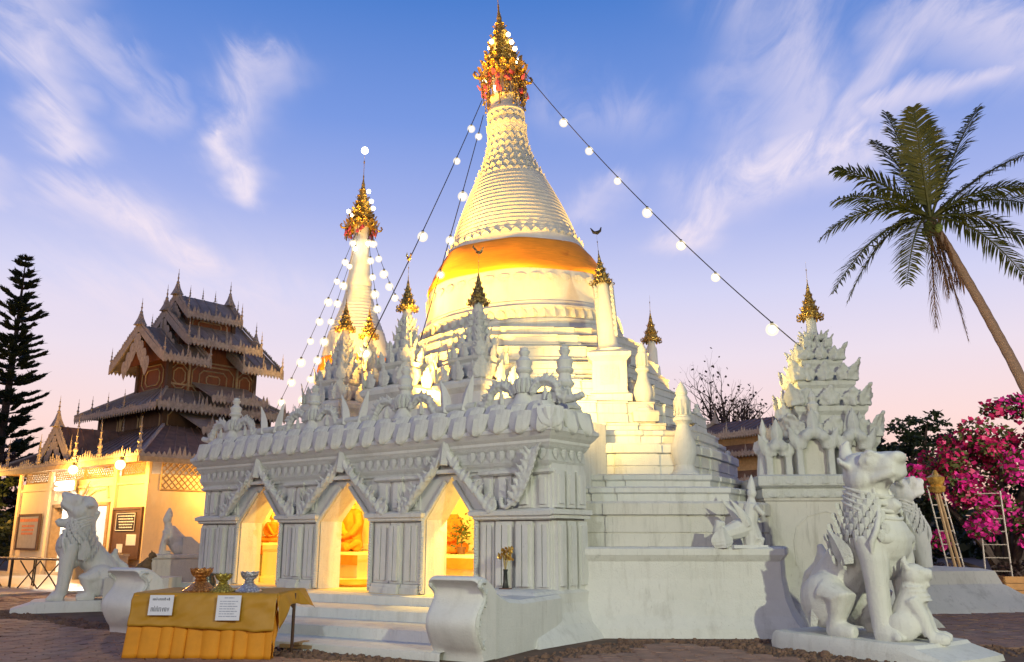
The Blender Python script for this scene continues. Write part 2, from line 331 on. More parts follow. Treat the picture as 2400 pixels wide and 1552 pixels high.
# ------------------------------------------------------------------ ground
g = MB(); g.add([(-700,-300,-.06),(700,-300,-.06),(700,1500,-.06),(-700,1500,-.06)], [(0,1,2,3)])
mg = MB_('ground_far'); a = mg.noise(.35, 5, .6); vb = mg.n('ShaderNodeTexBrick'); vb.inputs['Scale'].default_value = 3.2; vb.inputs['Color1'].default_value = C4(.13,.075,.05); vb.inputs['Color2'].default_value = C4(.17,.10,.07); vb.inputs['Mortar'].default_value = C4(.04,.025,.02); vb.inputs['Mortar Size'].default_value = .03
mg.l(mg.c.outputs['Object'], vb.inputs['Vector']); mg.base(mg.mix(mg.ramp(a, [(.35, C4(0,0,0)), (.7, C4(.6,.6,.6))]), vb.outputs[0], C4(.10,.065,.045))); mg.bump(vb.outputs['Fac'], -.4, .02); mg.set(Roughness=.85)
tag(g.obj('ground', 'ground_far'), kind='structure')
mp_ = MB_('paver'); oi = mp_.n('ShaderNodeObjectInfo'); a = mp_.noise(9, 5, .65, vec=mp_.n('ShaderNodeNewGeometry').outputs['Position']); b_ = mp_.noise(.9, 4, .6, vec=mp_.n('ShaderNodeNewGeometry').outputs['Position']); c_ = mp_.noise(3.1, 0, .5, vec=mp_.n('ShaderNodeNewGeometry').outputs['Position'])
cc = mp_.ramp(b_, [(.3, C4(.29,.155,.098)), (.55, C4(.34,.20,.135)), (.75, C4(.28,.205,.155))])
cc = mp_.mix(mp_.ramp(oi.outputs['Random'], [(0, C4(0,0,0)), (1, C4(.5,.5,.5))]), cc, C4(.36,.21,.14)); cc = mp_.mix(mp_.ramp(c_, [(.4, C4(0,0,0)), (.65, C4(.45,.45,.45))]), cc, C4(.14,.08,.055))
mp_.base(mp_.mix(mp_.ramp(a, [(.45, C4(0,0,0)), (.8, C4(.6,.6,.6))]), cc, C4(.08,.055,.045))); mp_.bump(a, .5, .01); mp_.set(Roughness=.75)
def local_s(x, y, C0=(.6, 13.05), A=R(38)):
    dx, dy = x-C0[0], y-C0[1]; return (dx*math.cos(A)-dy*math.sin(A), dx*math.sin(A)+dy*math.cos(A))
def free_of_masonry(x, y, m=0.0):
    X, n = local_s(x, y)
    if -10.6-m < X < .75+m and n > -2.75-m: return False
    if y > 13.1-m*.7 and 0 < x < 5.0+m: return False
    if (x-4.95)*.64-(y-11.75)*.77 < 1.75+m and (x-4.95)*.64-(y-11.75)*.77 > -1.55-m and abs((x-4.95)*.77+(y-11.75)*.64) < .78+m: return False
    return True
w_, h_ = .30, .19
def hexp(i, j): return (i*w_*.80, j*h_ + (i % 2)*h_*.5)
hv = [(-.5*w_,0),(-.30*w_,-.5*h_),(.30*w_,-.5*h_),(.5*w_,0),(.30*w_,.5*h_),(-.30*w_,.5*h_)]
def paver_mb(mb, x, y, dz=0, tx=0, ty=0):
    g_ = .955
    p0 = [(x+a*g_, y+b*g_, -.055) for a, b in hv]; p1 = [(x+a*g_, y+b*g_, -.006+dz+a*tx+b*ty) for a, b in hv]; p2 = [(x+a*g_*.94, y+b*g_*.94, dz+a*tx+b*ty) for a, b in hv]
    mb.rings([p0, p1, p2], False, True)
pave = MB(); pave.add([(-40,6,-.03),(40,6,-.03),(40,60,-.03),(-40,60,-.03)], [(0,1,2,3)]); pav = tag(pave.obj('paving', 'earth'), kind='structure')
rest = MB(); near = []
for i in range(-60, 64):
    for j in range(52, 140):
        x, y = hexp(i, j)
        if y > 24 or abs(x) > .62*y + .3: continue
        if not free_of_masonry(x, y, .75 + .35*mnoise.noise((x*.8, y*.8, 3))): continue
        near.append((x, y))
def vis(p):   # how large a paver shows: nearest ones inside the view and not behind the table
    x, y = p; f = y*.9725-1.45*.2329*0; px = 1200+2000*x/(y*.97-.34); d = (y*.2329+1.45*.9725)/(y*.9725-1.45*.2329)*2000+776
    if d > 1565 or px < -20 or px > 2420: return 1e6+y
    if 270 < px < 720 and d > 1400: return 1e5+y
    return y
near.sort(key=vis)
pm = []
for k in range(6):
    b = MB(); paver_mb(b, 0, 0, random.uniform(-.006,.006), random.uniform(-.03,.03), random.uniform(-.03,.03)); me = b.mesh('paver'); me.materials.append(MATS['paver']); pm.append(me)
for k, (x, y) in enumerate(near):
    if k < 300: mk('paver', pm[random.randrange(6)], None, pav, (x, y, 0))
    elif vis((x,y)) < 1e6: paver_mb(rest, x, y, random.uniform(-.007,.007), random.uniform(-.04,.04), random.uniform(-.04,.04))
o = rest.obj('paver_field', 'paver', pav); o['kind'] = 'stuff'
# dark soil and pebbles along the foot of the masonry
peb = MB(); rp_ = random.Random(3); cnt = 0
while cnt < 6500:
    x = rp_.uniform(-13, 13); y = rp_.uniform(10.3, 23)
    if abs(x) > .62*y: continue
    if free_of_masonry(x, y, .75+.35*mnoise.noise((x*.8,y*.8,3))) and rp_.random() > .02: continue
    if not free_of_masonry(x, y, .02): continue
    r = rp_.uniform(.008, .030)*(1.0 if rp_.random() > .05 else 2.2)
    o_ = [(x+r*rp_.uniform(.7,1.3)*math.cos(a), y+r*rp_.uniform(.7,1.3)*math.sin(a)) for a in (0,1.2,2.4,3.6,4.9)]
    peb.rings([[(p,q,-.04) for p,q in o_], [(x+(p-x)*.95,y+(q-y)*.95,r*.40-.022) for p,q in o_], [(x+(p-x)*.5,y+(q-y)*.5,r*.7-.022) for p,q in o_]], False, True); cnt += 1
tag(peb.obj('pebbles', 'pebble', None, 60), 'dark soil pebbles scattered along the foot of the white masonry', 'pebbles', kind='stuff')

# ------------------------------------------------------------------ main chedi
def stuff(o): o['kind'] = 'stuff'; return o
CH = thing('main_chedi', 'tall white floodlit main chedi with orange-banded bell and jewelled gold umbrella spire', 'chedi', (.25, 22, 0))
def redent(poly, amt=.16, closed=True, edges=None):
    out = []; n = len(poly)
    for i in range(n):
        a = Vector(poly[i]); b = Vector(poly[(i+1) % n]); e = b-a; l = e.length; nr = Vector((e.y, -e.x))/max(l,1e-6)
        out.append(tuple(a))
        if (edges is None or i in edges) and l > 1.2:
            for t, k in ((.14,0),(.14,.5),(.30,.5),(.30,1),(.70,1),(.70,.5),(.86,.5),(.86,0)): out.append(tuple(a+e*t+nr*amt*k))
    return out
def offs(poly, d):
    n = len(poly); out = []
    for i in range(n):
        p = Vector(poly[i-1]); a = Vector(poly[i]); b = Vector(poly[(i+1) % n]); e1 = (a-p); e2 = (b-a)
        n1 = Vector((e1.y,-e1.x)).normalized() if e1.length > 1e-6 else Vector((0,0)); n2 = Vector((e2.y,-e2.x)).normalized() if e2.length > 1e-6 else n1
        m = (n1+n2); m = m.normalized() if m.length > 1e-3 else n1; k = max(.5, m.dot(n1)); out.append(tuple(a+m*d/k))
    return out
def tri_cap(mb, poly, z):
    bm = bmesh.new(); vs = [bm.verts.new((x,y,z)) for x,y in poly]; f = bm.faces.new(vs); bmesh.ops.triangulate(bm, faces=[f]); bm.normal_update()
    idx = {v: i for i, v in enumerate(vs)}; fs = []
    for f in bm.faces:
        q = [idx[v] for v in f.verts]; fs.append(tuple(q if f.normal.z > 0 else q[::-1]))
    mb.add([(x,y,z) for x,y in poly], fs); bm.free()
def tier(name, prof, mat='white', parent=CH, cx=.25, cy=22):
    mb = MB(); rr = [[(x-cx,y-cy,z) for x,y in poly] for poly, z in prof]; mb.rings(rr, False, False)
    tri_cap(mb, [(x-cx,y-cy) for x,y in prof[-1][0]], prof[-1][1]); return mb.obj(name, mat, parent)
# low terraces beside the shrine
def lowpoly(yF, bx, c, yb=None):
    yb = yF if yb is None else yb
    if yF < 14.0: st = [(.6+.782*(yF-13.05)-.12, yF)]; inner = [(1.55,15.73),(.45,14.3)]
    elif yF < 15.73: n = (yF-13.6)/.788; st = [(-.109+.616*n, yF)]; inner = [(1.55,15.74)]
    else: s_ = (yF-15.73)/.616; st = [(1.55-.788*s_, yF)]; inner = []
    return st + [(bx, yb), c, (5.6,26.5), (0,28.5), (-5,26.5), (-4.83,20.7)] + inner
fr = [0, 1]
P = lowpoly(13.62, 4.1, (5.9,18.6), 13.5)
tier('plinth_wall', [(offs(P,.30),-.06),(offs(P,.24),.10),(offs(P,.12),.28),(offs(P,.04),.5),(P,.8),(P,1.06),(offs(P,.03),1.1),(offs(P,.07),1.16),(offs(P,.07),1.25),(offs(P,.02),1.275)], 'white')
for k, (z0, z1, yF, bx, c) in enumerate([(1.2,2.0,14.35,3.95,(6.3,18.6)),(1.95,2.27,15.0,3.75,(5.8,18.8)),(2.2,2.52,15.5,3.55,(5.4,19.0)),(2.45,3.12,15.95,3.35,(5.0,19.1)),(3.05,3.42,16.4,3.2,(4.8,19.4))]):
    P = redent(lowpoly(yF, bx, c), .07, edges=fr); h = z1-z0
    if h > .6: pr = [(P,z0),(P,z0+h*.34),(offs(P,-.03),z0+h*.345),(offs(P,-.03),z0+h*.37),(offs(P,-.005),z0+h*.38),(offs(P,-.005),z0+h*.68),(offs(P,-.035),z0+h*.685),(offs(P,-.035),z0+h*.71),(offs(P,.035),z0+h*.73),(offs(P,.035),z1-.04),(offs(P,-.01),z1)]
    else: pr = [(P,z0),(P,z1-.13),(offs(P,.045),z1-.10),(offs(P,.045),z1-.025),(offs(P,-.02),z1)]
    tier('terrace', pr, 'white' if k else 'white_old')
KA = [(-1.0,16.9),(3.05,16.9),(4.7,19.5),(4.2,25.8),(0,27.8),(-3.9,25.6),(-3.7,20.0)]
KB = [(-1.15,19.35),(1.75,19.35),(3.2,21.2),(2.6,24.2),(.25,25.0),(-1.9,24.2),(-2.45,21.2)]
def upoly(z):
    t = (z-3.4)/(6.12-3.4); t = t**.85
    return [((1-t)*a[0]+t*b[0], (1-t)*a[1]+t*b[1]) for a, b in zip(KA, KB)]
zs = [3.4,3.62,4.10,4.28,4.66,4.82,5.14,5.28,5.56,5.68,5.9,6.12]
for i in range(len(zs)-1):
    z0, z1 = zs[i], zs[i+1]; P = redent(upoly(z0), .13); h = z1-z0
    if h > .3: pr = [(P,z0-.05),(offs(P,-.02),z0+h*.45),(offs(P,-.045),z0+h*.455),(offs(P,-.045),z0+h*.485),(offs(P,-.02),z0+h*.49),(offs(P,-.035),z1-.05),(offs(P,-.005),z1-.045),(offs(P,-.005),z1-.012),(offs(P,-.03),z1)]
    else: pr = [(P,z0-.05),(P,z1-.06),(offs(P,.02),z1-.05),(offs(P,.02),z1-.01),(offs(P,-.02),z1)]
    tier('terrace', pr, 'white')
# bell, ringed cone and neck, leaning slightly to the left as the tower does
BELL = Matrix.Translation((0,0,6.4)) @ Euler((0, R(-3.7), 0)).to_matrix().to_4x4() @ Matrix.Translation((0,0,-6.4))
def lz(name, prof, mat, seg=96, sm=35, parent=CH): return MB().lathe(prof, seg, M=BELL).obj(name, mat, parent, sm)
lz('bell_base', [(2.70,5.95),(2.72,6.1),(2.68,6.16),(2.65,6.18),(2.64,6.28),(2.67,6.32),(2.66,6.38),(2.61,6.42),(2.60,6.62),(2.64,6.66),(2.63,6.72),(2.57,6.75)], 'white')
b = MB()
for k in range(64):   # upright leaf frieze
    a = 2*math.pi*k/64; b.leaf(.24,.24,.05, M=BELL @ TR(2.64*math.cos(a),2.64*math.sin(a),6.41, a+math.pi/2))
stuff(b.obj('leaf_frieze', 'white_carved', CH))
lz('bell', [(2.56,6.73),(2.53,6.85),(2.49,6.88),(2.48,7.0),(2.46,7.3),(2.42,7.62),(2.36,7.8),(2.24,8.1),(2.06,8.45),(1.90,8.70),(1.84,8.80),(1.84,8.86)], 'white_clean')
b = MB()
for k in range(40):   # hanging stucco swags on the bell
    a = 2*math.pi*k/40; b.leaf(.36,.2,.02, M=BELL @ TR(2.455*math.cos(a),2.455*math.sin(a),7.56, a+math.pi/2, math.pi-.12))
stuff(b.obj('swag', 'white_carved', CH))
b = MB()
for k in range(44):
    a = 2*math.pi*k/44; b.leaf(.26,.16,.02, M=BELL @ TR(1.81*math.cos(a),1.81*math.sin(a),8.82, a+math.pi/2, .36), n=5, base=.8)
stuff(b.obj('lotus_collar', 'white_carved', CH))
pr = []; nR = 17
for k in range(nR):
    t = k/nR; z = 8.84+t*2.0; r = 1.78*(1-t)+.99*t+.05*math.sin(t*math.pi); d = 2.0/nR
    pr += [(r-.002,z),(r+.005,z+d*.18),(r+.002,z+d*.84),(r-.010,z+d*.97)]
lz('ringed_cone', pr+[(.95,10.86)], 'white_clean', 96, 25)
lz('neck', [(.98,10.84),(1.0,10.9),(.86,11.1),(.74,11.35),(.63,11.7),(.56,12.05),(.53,12.3),(.56,12.45),(.55,12.65),(.50,12.75),(.50,12.95),(.53,13.0),(.50,13.1),(.42,13.2),(.40,13.45),(.42,13.5),(.36,13.6),(.34,14.2)], 'white_clean', 48)
b = MB()
for z, r, n_, h in [(10.9,.96,30,.16),(11.1,.87,28,.17),(11.32,.76,24,.18),(11.55,.68,22,.18),(11.8,.61,20,.18),(12.05,.56,18,.17),(12.28,.54,18,.15),(12.52,.56,18,.14),(12.78,.52,16,.13)]:
    for k in range(n_):
        a = 2*math.pi*(k+.5*(int(z*10) % 2))/n_; b.leaf(2*math.pi*r/n_*1.1,h*.9,.022, lean=-.02, M=BELL @ TR((r-.005)*math.cos(a),(r-.005)*math.sin(a),z, a+math.pi/2, .12), n=5, base=.8)
stuff(b.obj('lotus_petals', 'white_carved', CH))
# jewelled umbrella
def hti(parent, M, s=1.0, mat='gold', big=False, rings=6, sub=True):
    pr = []; H_ = 2.2*s
    for k in range(rings):
        t0, t1 = k/rings, (k+1)/rings; r0 = .62*s*(1-t0)**1.35+.03*s; r1 = .62*s*(1-t1)**1.35+.03*s
        pr += [(r0*1.0,H_*t0),(r0*1.06,H_*t0+.05*s),(r0*.92,H_*t0+.09*s),(r0*.5+r1*.5,H_*(t0+t1)/2),(r1*.93,H_*t1-.02*s)]
    pr += [(.025*s,H_*1.0),(.03*s,H_*1.06),(.012*s,H_*1.1),(.012*s,H_*1.32),(.03*s,H_*1.34),(.03*s,H_*1.37),(.006*s,H_*1.40),(.004*s,H_*1.6)]
    u = MB().lathe(pr, 18, M=M).obj('umbrella_spire', mat, parent, 50)
    b = MB()
    for k in range(rings-1):
        t = k/rings; r = .62*s*(1-t)**1.35+.03*s; n_ = max(6, int(16*(1-t)))
        for q in range(n_):
            a = 2*math.pi*q/n_; b.leaf(2*math.pi*r/n_*1.0,.17*s*(1.15-t),.02*s, lean=.06*s, M=M @ TR(r*1.04*math.cos(a),r*1.04*math.sin(a),H_*t+.06*s, a-math.pi/2, -.25))
            if k == 0: b.leaf(2*math.pi*r/n_*.9,.20*s,.02*s, M=M @ TR(r*1.02*math.cos(a),r*1.02*math.sin(a),H_*t+.03*s, a-math.pi/2, math.pi+.15))
    stuff(b.obj('filigree', mat, parent))
    b = MB()
    for q in range(6):
        a = 2*math.pi*q/6+.3; c_ = M @ TR(.6*s*math.cos(a),.6*s*math.sin(a),-.02*s, a)
        b.tube([(0,0,.04*s),(.12*s,0,-.06*s),(.22*s,0,-.04*s),(.27*s,0,.05*s),(.23*s,0,.13*s),(.17*s,0,.1*s)], [.05*s,.05*s,.045*s,.04*s,.03*s,.012*s], 6, c_)
    stuff(b.obj('corner_scroll', mat, parent, 60))
    return u
T0 = BELL @ TR(0,0,14.15)
hti(CH, T0, 1.0, 'gold', rings=7)
b = MB(); b2 = MB(); rg = random.Random(8)
for k in range(70):    # pendants and red gems hanging under the umbrella
    a = rg.uniform(0,2*math.pi); r = rg.uniform(.44,.68); z0 = 14.1+rg.uniform(-.1,.1); l = rg.uniform(.3,1.05)
    b.tube([(r*math.cos(a),r*math.sin(a),z0),(r*1.03*math.cos(a+.1),r*1.03*math.sin(a+.1),z0-l)], .012, 4, BELL)
    for q in range(3):
        zz_ = z0-l*(q+1)/3; b.ball((r*1.02*math.cos(a+.06),r*1.02*math.sin(a+.06),zz_), .035, 6, 4, BELL)
for k in range(46):
    a = rg.uniform(0,2*math.pi); r = rg.uniform(.48,.66); z0 = 13.75+rg.uniform(-.35,.3); b2.leaf(.16,.2,.05, M=BELL @ TR(r*math.cos(a),r*math.sin(a),z0, a+math.pi/2, rg.uniform(-.6,.6)))
stuff(b.obj('pendants', 'gold_dim', CH)); stuff(b2.obj('gem_flowers', 'pink_gem', CH))
for dx, dz_, in [(-.40,14.75),(-.33,14.95),(-.27,15.15),(.22,15.35),(.30,15.1),(.38,14.88),(.47,14.62),(.36,14.45),(-.55,14.0),(-.28,13.7),(.0,17.0)]:
    b = MB().ball((0,0,0), .065, 10, 7); o = b.obj('spire_bulb', 'bulb_small', CH, 60); o.location = BELL @ Vector((dx,-.30 if abs(dx) < .4 else -.12,dz_))
# cloth band tied round the bell
sash = MB(); rr = []
for r, z in [(2.40,7.72),(2.415,7.76),(2.40,7.86),(2.33,8.0),(2.25,8.16),(2.17,8.32),(2.08,8.47),(1.99,8.60),(1.94,8.67),(1.90,8.68)]:
    ring = []
    for k in range(160):
        a = 2*math.pi*k/160; w = .022*mnoise.noise((math.cos(a)*3, math.sin(a)*3, z*9)) + .02*math.sin(a*5+z*3)*.4; s_ = .06*math.sin(a*2+.6) + .03*math.sin(a*7)
        ring.append((( r+w)*math.cos(a), (r+w)*math.sin(a), z+s_*.6))
    rr.append(ring)
sash.rings(rr, False, False, Matrix.Translation((.25,22,0)) @ BELL)
tag(sash.obj('cloth_band', 'orange_cloth', None, 60), 'wide saffron orange cloth band tied round the bell of the tall main chedi', 'cloth band')

# vase finials standing on the terrace corners
def vase_mb(s, kind=0):
    if kind == 0: pr = [(.30,0),(.30,.06),(.22,.12),(.19,.2),(.23,.3),(.27,.42),(.25,.55),(.17,.72),(.13,.86),(.15,.90),(.20,.93),(.20,.98),(.15,1.0),(.14,1.06),(.17,1.2),(.16,1.3),(.11,1.36),(.13,1.40),(.11,1.46),(.04,1.56),(.0,1.6)]
    else: pr = [(.20,0),(.20,.05),(.15,.1),(.23,.28),(.24,.38),(.14,.52),(.12,.56),(.18,.62),(.21,.7),(.16,.8),(.11,.84),(.14,.9),(.14,.97),(.06,1.03),(.09,1.08),(.07,1.15),(0,1.18)]
    return MB().lathe([(r*s,z*s) for r,z in pr], 20)
for loc, s, kd, lab in [((3.18,15.85,2.48),1.12,0,'large white stucco vase finial on the lowest terrace corner of the chedi'),
                        ((2.70,17.35,3.90),.92,0,'white stucco vase finial midway up the corner ridge of the chedi'),
                        ((4.75,18.9,2.42),.72,1,'small white vase finial low behind the chedi, by the timber pavilion'),
                        ((4.32,19.85,3.72),.62,1,'small yellow-lit vase finial high on the right edge of the chedi'),
                        ]:
    t = thing('vase_finial', lab, 'finial', loc, 0, 'vase finials on the chedi terraces'); t.scale = (.80,.80,1.0) if kd == 0 else (1,1,1)
    vase_mb(s, kd).obj('vase', 'white', t, 40)
    MB().sq([(.34*s,-.22),(.36*s,-.03),(.33*s,.0)], (0,0,0)).obj('foot', 'white', t)
    if kd == 0:
        b = MB()
        for q in range(10):
            a = 2*math.pi*q/10; b.leaf(.10*s,.26*s,.03*s, lean=-.03, M=TR(.155*s*math.cos(a),.155*s*math.sin(a),1.02*s, a+math.pi/2))
        stuff(b.obj('leaf_ring', 'white_carved', t))
# ------------------------------------------------------------------ front shrine
SHL = (.6, 13.05, 0); SHR = R(-38)
def sh(X, n, z=0): return (SHL[0]+X*math.cos(SHR)-n*math.sin(SHR), SHL[1]+X*math.sin(SHR)+n*math.cos(SHR), z)
SH = thing('shrine', 'white stucco shrine with three pointed arches and a scalloped tile roof', 'shrine', SHL, SHR)
XL = -9.13; ARC = [-2.02, -4.58, -7.09]; HWS = {-2.02: .55, -4.58: .69, -7.09: .66}; ZF = .5; ZS = 1.70; ZA = 2.40; ZC = 2.80
def stuff(o): o['kind'] = 'stuff'; return o
# podium with a flared foot
def rect(x0, x1, y0, y1): return [(x0,y0),(x1,y0),(x1,y1),(x0,y1)]
def stack(name, poly, prof, mat, parent):
    mb = MB(); mb.rings([[(x,y,z) for x,y in offs(poly,d)] for d,z in prof], False, True); return mb.obj(name, mat, parent)
pod = [(-1.02,-.62),(.12,-.62),(.12,.92),(-1.02,.92)]
stack('podium', pod, [(.34,-.06),(.26,.06),(.12,.2),(.03,.36),(0,.48),(0,.62),(-.05,.66),(-.12,.68)], 'white', SH)
stack('podium', rect(XL-.25,-1.0,-.30,1.35), [(.34,-.06),(.26,.06),(.12,.2),(.03,.36),(0,.44),(0,.492)], 'white', SH)
MB().box(XL-.05,-.98,-.26,2.68,.05,ZF).obj('floor', 'inner_wall', SH)
# front wall: piers and the masonry over the pointed openings
T = .50
edges_ = [0] + [v for a in ARC for v in (a+HWS[a], a-HWS[a])] + [XL]
for k in range(0, 8, 2):
    MB().box(edges_[k+1], edges_[k], 0, T, ZF-.02, ZC).obj('pier', 'white', SH)
for a in ARC:
    HW = HWS[a]
    for s in (-1, 1):
        poly = [(a+s*HW,ZS),(a,ZA),(a,ZC),(a+s*HW,ZC)]; mb = MB()
        mb.rings([[(x,y_,z) for x,z in poly] for y_ in (0,T)]); o = mb.obj('arch_head', 'white', SH); fixn(o.data)
# right flank, back walls, ceiling
MB().box(-.9,0,T,.87,.3,ZC).obj('flank_wall', 'white', SH)
MB().box(XL,XL+.3,T,2.9,.3,ZC).obj('end_wall', 'white', SH)
MB().box(-1.05,-.92,T,2.9,.3,ZC).obj('inner_side_wall', 'inner_wall', SH); MB().box(-.918,-.845,.872,2.94,.3,3.46).obj('rear_flank_wall', 'white', SH)
MB().box(XL+.3,-1.05,2.66,2.9,.3,ZC).obj('back_wall', 'inner_wall', SH)
MB().box(XL+.3,-1.05,T,2.66,2.72,ZC).obj('ceiling', 'inner_wall', SH)
for xw in ():
    MB().box(xw-.13,xw+.13,T+.35,2.66,ZF,2.72).obj('partition', 'inner_wall', SH)
# fluted pilasters
def pil(mb, x0, x1, z0, z1, y, d, n=2):
    mb.box(x0,x1,y-d*.5,y+.1,z0,z1)
    w = (x1-x0)/(n*2+1)
    for k in range(n):
        xa = x0+w*(2*k+.7); mb.box(xa,xa+w*1.6,y-d,y-d*.4,z0+.05,z1-.05)
def moulding(mb, x0, x1, y, z, prof):   # prof: (outward, dz)
    rr = []
    for d, dz_ in prof: rr.append([(x0-d,y-d,z+dz_),(x1+d,y-d,z+dz_),(x1+d,y+.15,z+dz_),(x0-d,y+.15,z+dz_)])
    mb.rings(rr, True, True)
piers = [(edges_[1], edges_[0]), (edges_[3], edges_[2]), (edges_[5], edges_[4]), (edges_[7], edges_[6])]
CAP = [(.0,0),(.03,.02),(.03,.05),(.08,.07),(.09,.13),(.05,.15),(.0,.17)]
for k, (a, b_) in enumerate(piers):
    w = b_-a
    groups = [(a+.12, a+w*.36), (a+w*.40, b_-w*.40), (b_-w*.36, b_-.12)] if 0 < k < 3 else ([(a+.12,a+w*.26),(a+w*.30,a+w*.52),(a+w*.57,a+w*.78),(a+w*.82,b_-.02)] if k == 0 else [(a+.02,a+w*.18),(a+w*.22,a+w*.43),(a+w*.48,a+w*.70),(a+w*.74,b_-.12)])
    for q, (x0, x1) in enumerate(groups):
        d = .13 if (q == 1 and 0 < k < 3) or (k in (0,3) and q in (1,2)) else .07
        mb = MB(); pil(mb, x0, x1, ZF+.16, 1.66, 0, d); mb.box(x0-.02,x1+.02,-d-.05,.1,ZF-.01,ZF+.10); mb.box(x0-.01,x1+.01,-d-.02,.1,ZF+.10,ZF+.155); mb.obj('pilaster', 'white', SH)
        mb = MB(); pil(mb, x0+.03, x1-.03, 1.86, 2.36, 0, d*.85, 1); moulding(mb, x0, x1, -d*.75, 2.36, [(.0,0),(.04,.03),(.04,.07),(.0,.085)]); mb.obj('upper_pilaster', 'white', SH)
    mb = MB(); moulding(mb, a+.05, b_-.05 if k else b_+.02, -.10, 1.68, CAP); mb.obj('capital_ledge', 'white', SH)
# flank pilasters on the right-hand return
FM = TR(0,0,0, math.pi/2)
for (y0, y1) in [(.04,.26),(.32,.54),(.60,.84)]:
    mb = MB(); mb.box(-.02,.07,y0,y1,.64,1.66); mb.box(.06,.11,y0+.05,y1-.05,.72,1.6); mb.obj('pilaster', 'white', SH)
    mb = MB(); mb.box(-.02,.06,y0,y1,1.86,2.42); mb.box(.05,.09,y0+.05,y1-.05,1.92,2.36); mb.obj('upper_pilaster', 'white', SH)
mb = MB(); mb.box(-.02,.11,-.12,.88,1.70,1.76); mb.box(-.02,.15,-.17,.88,1.76,1.83); mb.obj('flank_ledge', 'white', SH)
# carved frieze and cornice
FRP = rect(XL,-.08,0,.80)
stack('frieze', FRP, [(.04,2.44),(.05,2.48),(.08,2.52),(.10,2.56),(.09,2.72),(.12,2.76),(.14,2.80)], 'white_carved', SH)
stack('cornice', FRP, [(.13,2.79),(.16,2.83),(.16,2.87),(.21,2.92),(.25,2.98),(.27,3.0),(.27,3.05),(.22,3.08)], 'white', SH)
lf = MB(); lf.leaf(.20,.17,.035,n=5); lm = lf.mesh('frieze_leaf'); lm.materials.append(MATS['white_carved'])
for k in range(45):
    x = -.1-k*.2
    if any(abs(x-a) < .34 for a in ARC): continue
    mk('frieze_leaf', lm, None, SH, (x,-.115,2.74), (math.pi,0,0))
for k in range(4): mk('frieze_leaf', lm, None, SH, (.03,.08+k*.22,2.74), (math.pi,0,-math.pi/2))
# flame frames of the arches: scroll, rising garland, crossed finial
for a in ARC:
    HW = HWS[a]; fr_ = MB()
    for s in (-1, 1):
        # rope moulding round the opening
        pts = [(a+s*(HW+.035),-.05,ZF+.02)] + [(a+s*(HW+.035),-.05,ZF+(ZS-ZF)*q/8) for q in range(1,9)] + [(a+s*(HW+.035)*(1-q/6),-.05,ZS+(ZA+.03-ZS)*q/6) for q in range(1,6)]
        fr_.tube(pts, .042, 6)
        for q in range(26):
            u = q/26; z = ZF+.05+(ZS-ZF)*u; fr_.ball((a+s*(HW+.04),-.075,z), (.045,.03,.022), 6, 4, rot=Euler((0,s*.6,0)))
    o = fr_.obj('rope_moulding', 'white_carved', SH, 60)
    for s in (-1, 1):
        gl = MB()
        path = []
        for q in range(13):
            u = q/12; x = a+s*((HW+.33)-(HW+.25)*u**.85+.04*math.sin(u*math.pi*2)); z = 1.88+.90*u; path.append((x,-.12-.04*math.sin(u*3.1),z))
        gl.tube(path, [.035+.035*math.sin(math.pi*(q/12)**.7) for q in range(13)], 8)
        sp = []
        for q in range(15):   # scroll at the foot
            t = q/14*math.pi*2.6; r = .15*(1-q/17); sp.append((a+s*(HW+.42+r*math.cos(t+2.6)*.9),-.16,1.93+r*math.sin(t+2.6)))
        gl.tube(sp, [.05*(1-q/22) for q in range(15)], 7)
        for q in range(8):   # leaves curling off the garland, with a lobe at each root
            u = .04+q*.12; p = path[min(12,int(u*12))]; gl.leaf(.19-.06*u,.34-.14*u,.05, curl=s*.13, lean=-.03, M=TR(p[0]+s*.0,p[1]-.02,p[2]-.06, 0,.12,s*(.42-.2*u)))
            gl.leaf(.12,.20-.06*u,.04, curl=-s*.05, M=TR(p[0]-s*.03,p[1]-.05,p[2]-.02, 0,.3,-s*.25))
            gl.ball((p[0]+s*.05,p[1]-.055,p[2]-.02), (.05,.04,.05), 7, 5)
        remesh(gl, 'garland', 'white_carved', .017, 1, SH, rough=.014, rs=16)
        # crossed horn at the apex
        MB().tube([(a+s*.33,-.14,2.42),(a+s*.21,-.17,2.56),(a+s*.10,-.18,2.70),(a+s*.02,-.18,2.86),(a-s*.04,-.17,2.98)], [.05,.06,.055,.045,.015], 8).obj('apex_horn', 'white', SH, 60)
    MB().leaf(.30,.50,.09, M=TR(a,-.20,2.56)).obj('apex_finial', 'white_carved', SH)
    MB().box(a-.26,a+.26,-.16,-.02,2.44,2.50).obj('apex_ledge', 'white', SH)
# half garland at the right-hand corner
gl = MB(); path = [(-.62+.34*(q/9)**.8*1.25,-.17,1.90+.85*q/9) for q in range(10)]; gl.tube(path, [.05+.04*math.sin(3.1*q/9) for q in range(10)], 8)
for q in range(8): p = path[q+1]; gl.leaf(.17,.30,.045, curl=.12, M=TR(p[0]+.02,p[1]-.03,p[2]-.05,0,.15,.4)); gl.leaf(.12,.18,.04, curl=-.05, M=TR(p[0]-.03,p[1]-.05,p[2],0,.3,-.3))
gl.tube([(-.72+.13*(1-q/15)*math.cos(q/12*5+2.5),-.18,1.95+.13*(1-q/15)*math.sin(q/12*5+2.5)) for q in range(13)], .04, 6); remesh(gl, 'corner_garland', 'white_carved', .017, 1, SH, rough=.014, rs=16)
